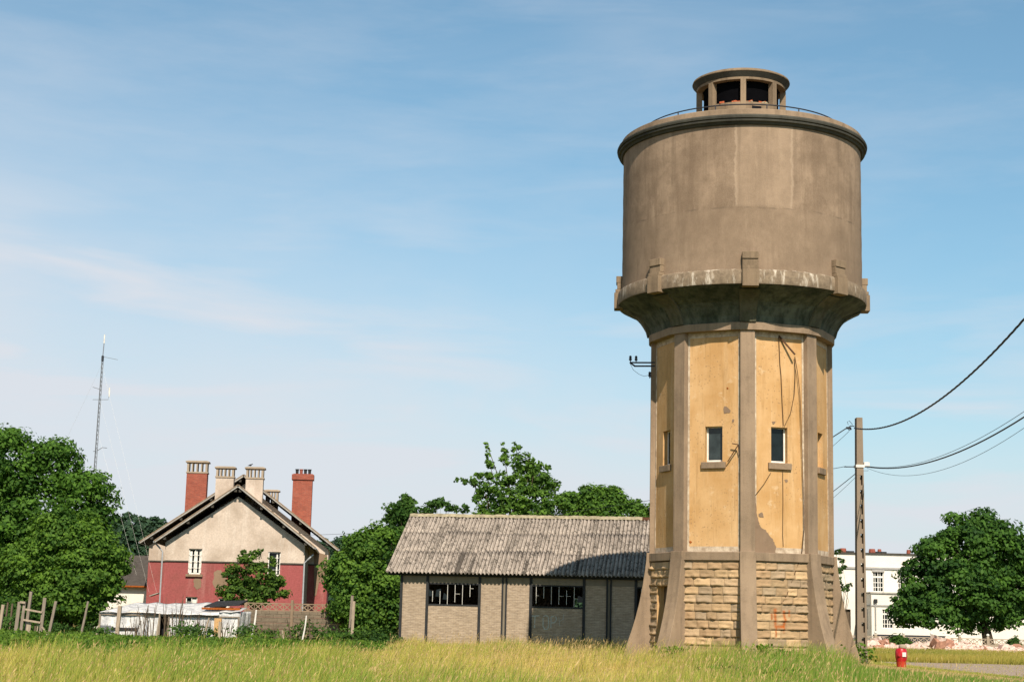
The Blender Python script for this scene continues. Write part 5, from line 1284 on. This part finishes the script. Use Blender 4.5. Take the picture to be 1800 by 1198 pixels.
cut = np.interp(px, [0, 430, 690, 720], [46, 49, 59, 74]) + 2.5*fine + 2.0*vn(X, Y*.2, 1.6, 51) + rng.normal(0, 1.5, len(X)); kk = Y < cut
X, Y, Hh, C, px = X[kk], Y[kk], Hh[kk], C[kk], px[kk]
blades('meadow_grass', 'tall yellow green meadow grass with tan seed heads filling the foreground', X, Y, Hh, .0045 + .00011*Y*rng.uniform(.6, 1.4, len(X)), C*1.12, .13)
# tall seeding stalks, most of them near the shed and the tower
X, Y = scatter(16000, 22, 73); px = pxof(X, Y); k = keepmask(X, Y) & ((rng.random(len(X)) < .35) | ((px > 880) & (px < 1460) & (Y > 40))) & (Y < np.interp(px, [0, 430, 690, 720, 1450, 1500, 1800], [45, 48, 58, 74, 74, 46, 38])); X, Y = X[k], Y[k]
C = np.array((.58, .43, .20))*rng.uniform(.7, 1.25, (len(X), 1))
blades('seed_stalks', 'tall dry seeding grass stalks standing above the meadow', X, Y, rng.uniform(.55, .95, len(X))*np.where(pxof(X, Y) < 690, .8, 1.0), .004 + .00006*Y, C, 1.0, .3)
# dark green weeds in a strip in front of the garden, broad leaves
def weeds(name, label, pts, n, hmin, hmax, lo, hi, size=.16):
    PP, NN, SS, CC = [], [], [], []
    for (x, y, r, h) in pts:
        q = rng.normal(size=(n, 2))*r*.5; z = rng.uniform(0, 1, n)**.8*h
        p = np.stack([x + q[:, 0], y + q[:, 1], z], 1); nn = rng.normal(size=(n, 3))*.6 + [0, -.25, .6]; nn /= np.linalg.norm(nn, axis=1)[:, None]
        t = np.clip(rng.normal(.5, .2) + rng.normal(0, .2, n), 0, 1)[:, None]
        PP.append(p); NN.append(nn); SS.append(size*rng.uniform(.5, 1.3, n)); CC.append(np.array(lo)*(1-t) + np.array(hi)*t)
    V, pn, L, C = leaf_quads(np.concatenate(PP), np.concatenate(NN), np.concatenate(SS), np.concatenate(CC))
    o = fast_mesh(name, V, pn, L, M['leaf'], None, C); tag(o, label, 'weeds', kind='stuff'); return o
pts = []
for i in range(1250):
    p_ = rng.uniform(-40, 690); Y_ = rng.uniform(float(np.interp(p_, [0, 430, 690], [47, 50, 60])), 77.5); a = atg(p_, Y_)
    h = rng.uniform(.2, .5)*(1.0 if Y_ > 58 and p_ < 165 else .72) + (.3 if (330 < p_ < 350 or 560 < p_ < 600 or 435 < p_ < 480) and Y_ > 74 and rng.random() < .7 else 0)
    pts.append((a[0], Y_, rng.uniform(.5, .9), h))
weeds('weed_strip', 'dark green weeds growing in a strip before the garden fence and hut', pts, 48, .2, .6, (.040, .095, .016), (.15, .25, .035), .13)
pts = []
for (p_, y_, h_) in ((338, 78, 1.0), (345, 78.5, .8), (440, 79, .9), (470, 79.5, .7), (560, 80, 1.0), (580, 80.5, .7), (598, 79, .8), (425, 78, .8), (186, 78.3, .7), (520, 80, .9), (540, 79.5, 1.2), (320, 78, .9), (374, 78, .8), (610, 79, .8), (640, 79, .9), (660, 78, 1.0), (685, 77, .9), (672, 75.5, .7), (698, 73.7, .6), (150, 80, .8), (110, 80, .7), (60, 80, .8), (15, 79, 1.0)):
    for q in range(5): a = atg(p_ + rng.uniform(-7, 7), y_); pts.append((a[0], y_ + rng.uniform(-.5, .5), .45, h_*rng.uniform(.7, 1.1)))
weeds('nettle_patch', 'dark tall nettles and creepers growing up in front of the hut and concrete fence', pts, 55, .2, .6, (.024, .062, .018), (.08, .16, .03), .13)
pts = []
for i in range(60):
    Y_ = rng.uniform(40, 52); p_ = rng.uniform(1270, 1560); a = atg(p_, Y_)
    if np.hypot(a[0]-TX, Y_-TY) < 3.9: continue
    pts.append((a[0], Y_, .5, rng.uniform(.25, .5)*(1 if p_ < 1440 else .5)))
for (p_, y_, h_) in ((1345, 51.3, .95), (1380, 51.5, .8), (1185, 52, .8), (1455, 54, 1.0), (1480, 57.5, 1.1), (1500, 58.5, 1.0), (1515, 58, .8), (1400, 51, .7)):
    for q in range(3): a = atg(p_ + rng.uniform(-8, 8), y_); pts.append((a[0], y_, .35, h_))
weeds('tower_weeds', 'bright green weeds growing at the front foot of the tower', pts, 80, .2, .6, (.06, .13, .016), (.17, .28, .035), .12)
# verge between the track and the rubble
n = 42000; Y = np.sqrt(rng.uniform(72.5**2, 96**2, n)); X = rng.uniform(1440, 1850, n); X = (X-900)/FPX*Y*1.015; k = keepmask(X, Y); X, Y = X[k], Y[k]
t = np.clip(.5 + .3*vn(X, Y, 2.0, 9) + rng.normal(0, .2, len(X)), 0, 1)[:, None]
blades('verge_grass', 'olive verge grass between the gravel track and the rubble heap', X, Y, .34*rng.uniform(.5, 1.3, len(X)), .012 + 0*X, (np.array((.50, .39, .11))*(1-t) + np.array((.25, .28, .05))*t), .1)
# garden grass between weeds and houses
n = 50000; Y = np.sqrt(rng.uniform(74**2, 104**2, n)); X = rng.uniform(-60, 720, n); X = (X-900)/FPX*Y*1.015; k = keepmask(X, Y); X, Y = X[k], Y[k]
t = rng.random((len(X), 1))
blades('garden_grass', 'green garden grass around the hut and under the trees', X, Y, .3*rng.uniform(.5, 1.3, len(X)), .014 + 0*X, (np.array((.16, .22, .04))*(1-t) + np.array((.08, .15, .025))*t), .0)
# bare dark stalks in front of the hut, each a plant
stalk_px = [(186, 1095), (238, 1072), (252, 1058), (262, 1063), (270, 1050), (290, 1048), (306, 1062), (312, 1045), (322, 1052), (331, 1070), (348, 1062), (356, 1080), (371, 1070), (395, 1072), (404, 1085), (246, 1090), (224, 1092), (438, 1085), (460, 1090), (482, 1082), (548, 1088), (515, 1080)]
for i, (p_, top) in enumerate(stalk_px):
    Y_ = 78.6 + (i % 4)*.25; b = atg(p_, Y_); zt_ = at(p_, top, Y_)[2]; r_ = empty('bare_plant', b)
    tag(r_, 'leafless dark stalk plant standing in front of the white sheets or concrete fence', 'plant', 'bare dark stalks before the hut and fence')
    mb = MB()
    for q in range(3 + i % 3):
        lx_ = rng.uniform(-.35, .35); hh = zt_*rng.uniform(.6, 1.0)
        mb.tube([(lx_*.1, 0, -.05), (lx_*.4 + rng.uniform(-.05, .05), rng.uniform(-.1, .1), hh*.5), (lx_, rng.uniform(-.15, .15), hh)], .022, 5, .010)
        mb.tube([(lx_*.5, 0, hh*.6), (lx_*.5 + rng.uniform(-.25, .25), 0, hh*.85)], .008, 4, .004)
    mb.build('stems', M['wood_dark'], r_)

# ------------------------------------------------------------------ rubble heap: chunks one by one
def chunk_mesh(seed):
    r = np.random.default_rng(seed); bm = bmesh.new(); bmesh.ops.create_cube(bm, size=1)
    bmesh.ops.subdivide_edges(bm, edges=bm.edges[:], cuts=1)
    for v in bm.verts: v.co = Vector(v.co)*float(r.uniform(.75, 1.2)) + Vector(r.normal(size=3)*.09)
    me = bpy.data.meshes.new('rubble_chunk'); bm.to_mesh(me); bm.free(); return me
cm = []
for i in range(14):
    me = chunk_mesh(100+i); me.materials.append(M['rubble'] if i % 5 else M['rubble_brick']); cm.append(me)
def hump(p_):   # heap height along the photo column
    return .78*(.62*math.exp(-((p_-1535)/34)**2) + .55*math.exp(-((p_-1640)/40)**2) + .60*math.exp(-((p_-1690)/55)**2) + .30*math.exp(-((p_-1590)/30)**2) + .42*math.exp(-((p_-1785)/30)**2) + .22)
nch = 0; cand = []
for i in range(290):
    p_ = rng.choice([rng.normal(1535, 18), rng.uniform(1515, 1800), rng.normal(1660, 40), rng.normal(1790, 22), rng.normal(1700, 30)])
    if not 1512 < p_ < 1830: continue
    t = rng.uniform(-1, 1); Y_ = 98.5 + t*2.6; h = hump(p_)*(1-abs(t)**1.5); s = rng.choice([.18, .26, .36, .5], p=[.42, .32, .2, .06])
    a = atg(p_, Y_); o = bpy.data.objects.new('rubble_chunk', cm[rng.integers(14)]); COL.objects.link(o)
    o.location = (a[0], Y_, max(.05, h*rng.uniform(.55, 1.05))); o.scale = (s*rng.uniform(.8, 1.6), s*rng.uniform(.7, 1.2), s*rng.uniform(.45, .9)); o.rotation_euler = tuple(rng.uniform(-.6, .6, 3) + [0, 0, rng.uniform(0, 6)])
    tag(o, 'broken chunk of pale plaster or pink brick in the rubble heap before the low fence', 'rubble', 'rubble chunks before the low fence'); nch += 1
big = empty('rubble_block', atg(1646, 95.6)); tag(big, 'largest block in the rubble heap, its reddish brick core facing the track', 'rubble')
me = chunk_mesh(500); me.materials.append(M['rubble']); o = bpy.data.objects.new('plaster_shell', me); COL.objects.link(o); o.parent = big; o.location = (0, 0, .62); o.scale = (.72, .6, .78); o.rotation_euler = (.2, .3, .4)
me = chunk_mesh(501); me.materials.append(M['rubble_brick']); o = bpy.data.objects.new('brick_core', me); COL.objects.link(o); o.parent = big; o.location = (.02, -.17, .55); o.scale = (.58, .5, .58); o.rotation_euler = (.1, .2, .3)
# the heap body of fine rubble under the chunks
V = []; L = []; nx, ny = 150, 14
for j in range(ny+1):
    for i in range(nx+1):
        p_ = 1508 + (1835-1508)*i/nx; t = -1 + 2*j/ny; Y_ = 98.5 + t*3.0; a = atg(p_, Y_)
        V.append((a[0], Y_, max(0, hump(p_)*(1-abs(t)**1.6)*.85 + rng.normal()*.05) - .02))
for j in range(ny):
    for i in range(nx): L += [j*(nx+1)+i, j*(nx+1)+i+1, (j+1)*(nx+1)+i+1, (j+1)*(nx+1)+i]
o = fast_mesh('fine_rubble', np.array(V), np.full(nx*ny, 4), np.array(L), M['rubble']); tag(o, 'fine pale rubble under the broken chunks before the low fence', 'rubble', kind='stuff')
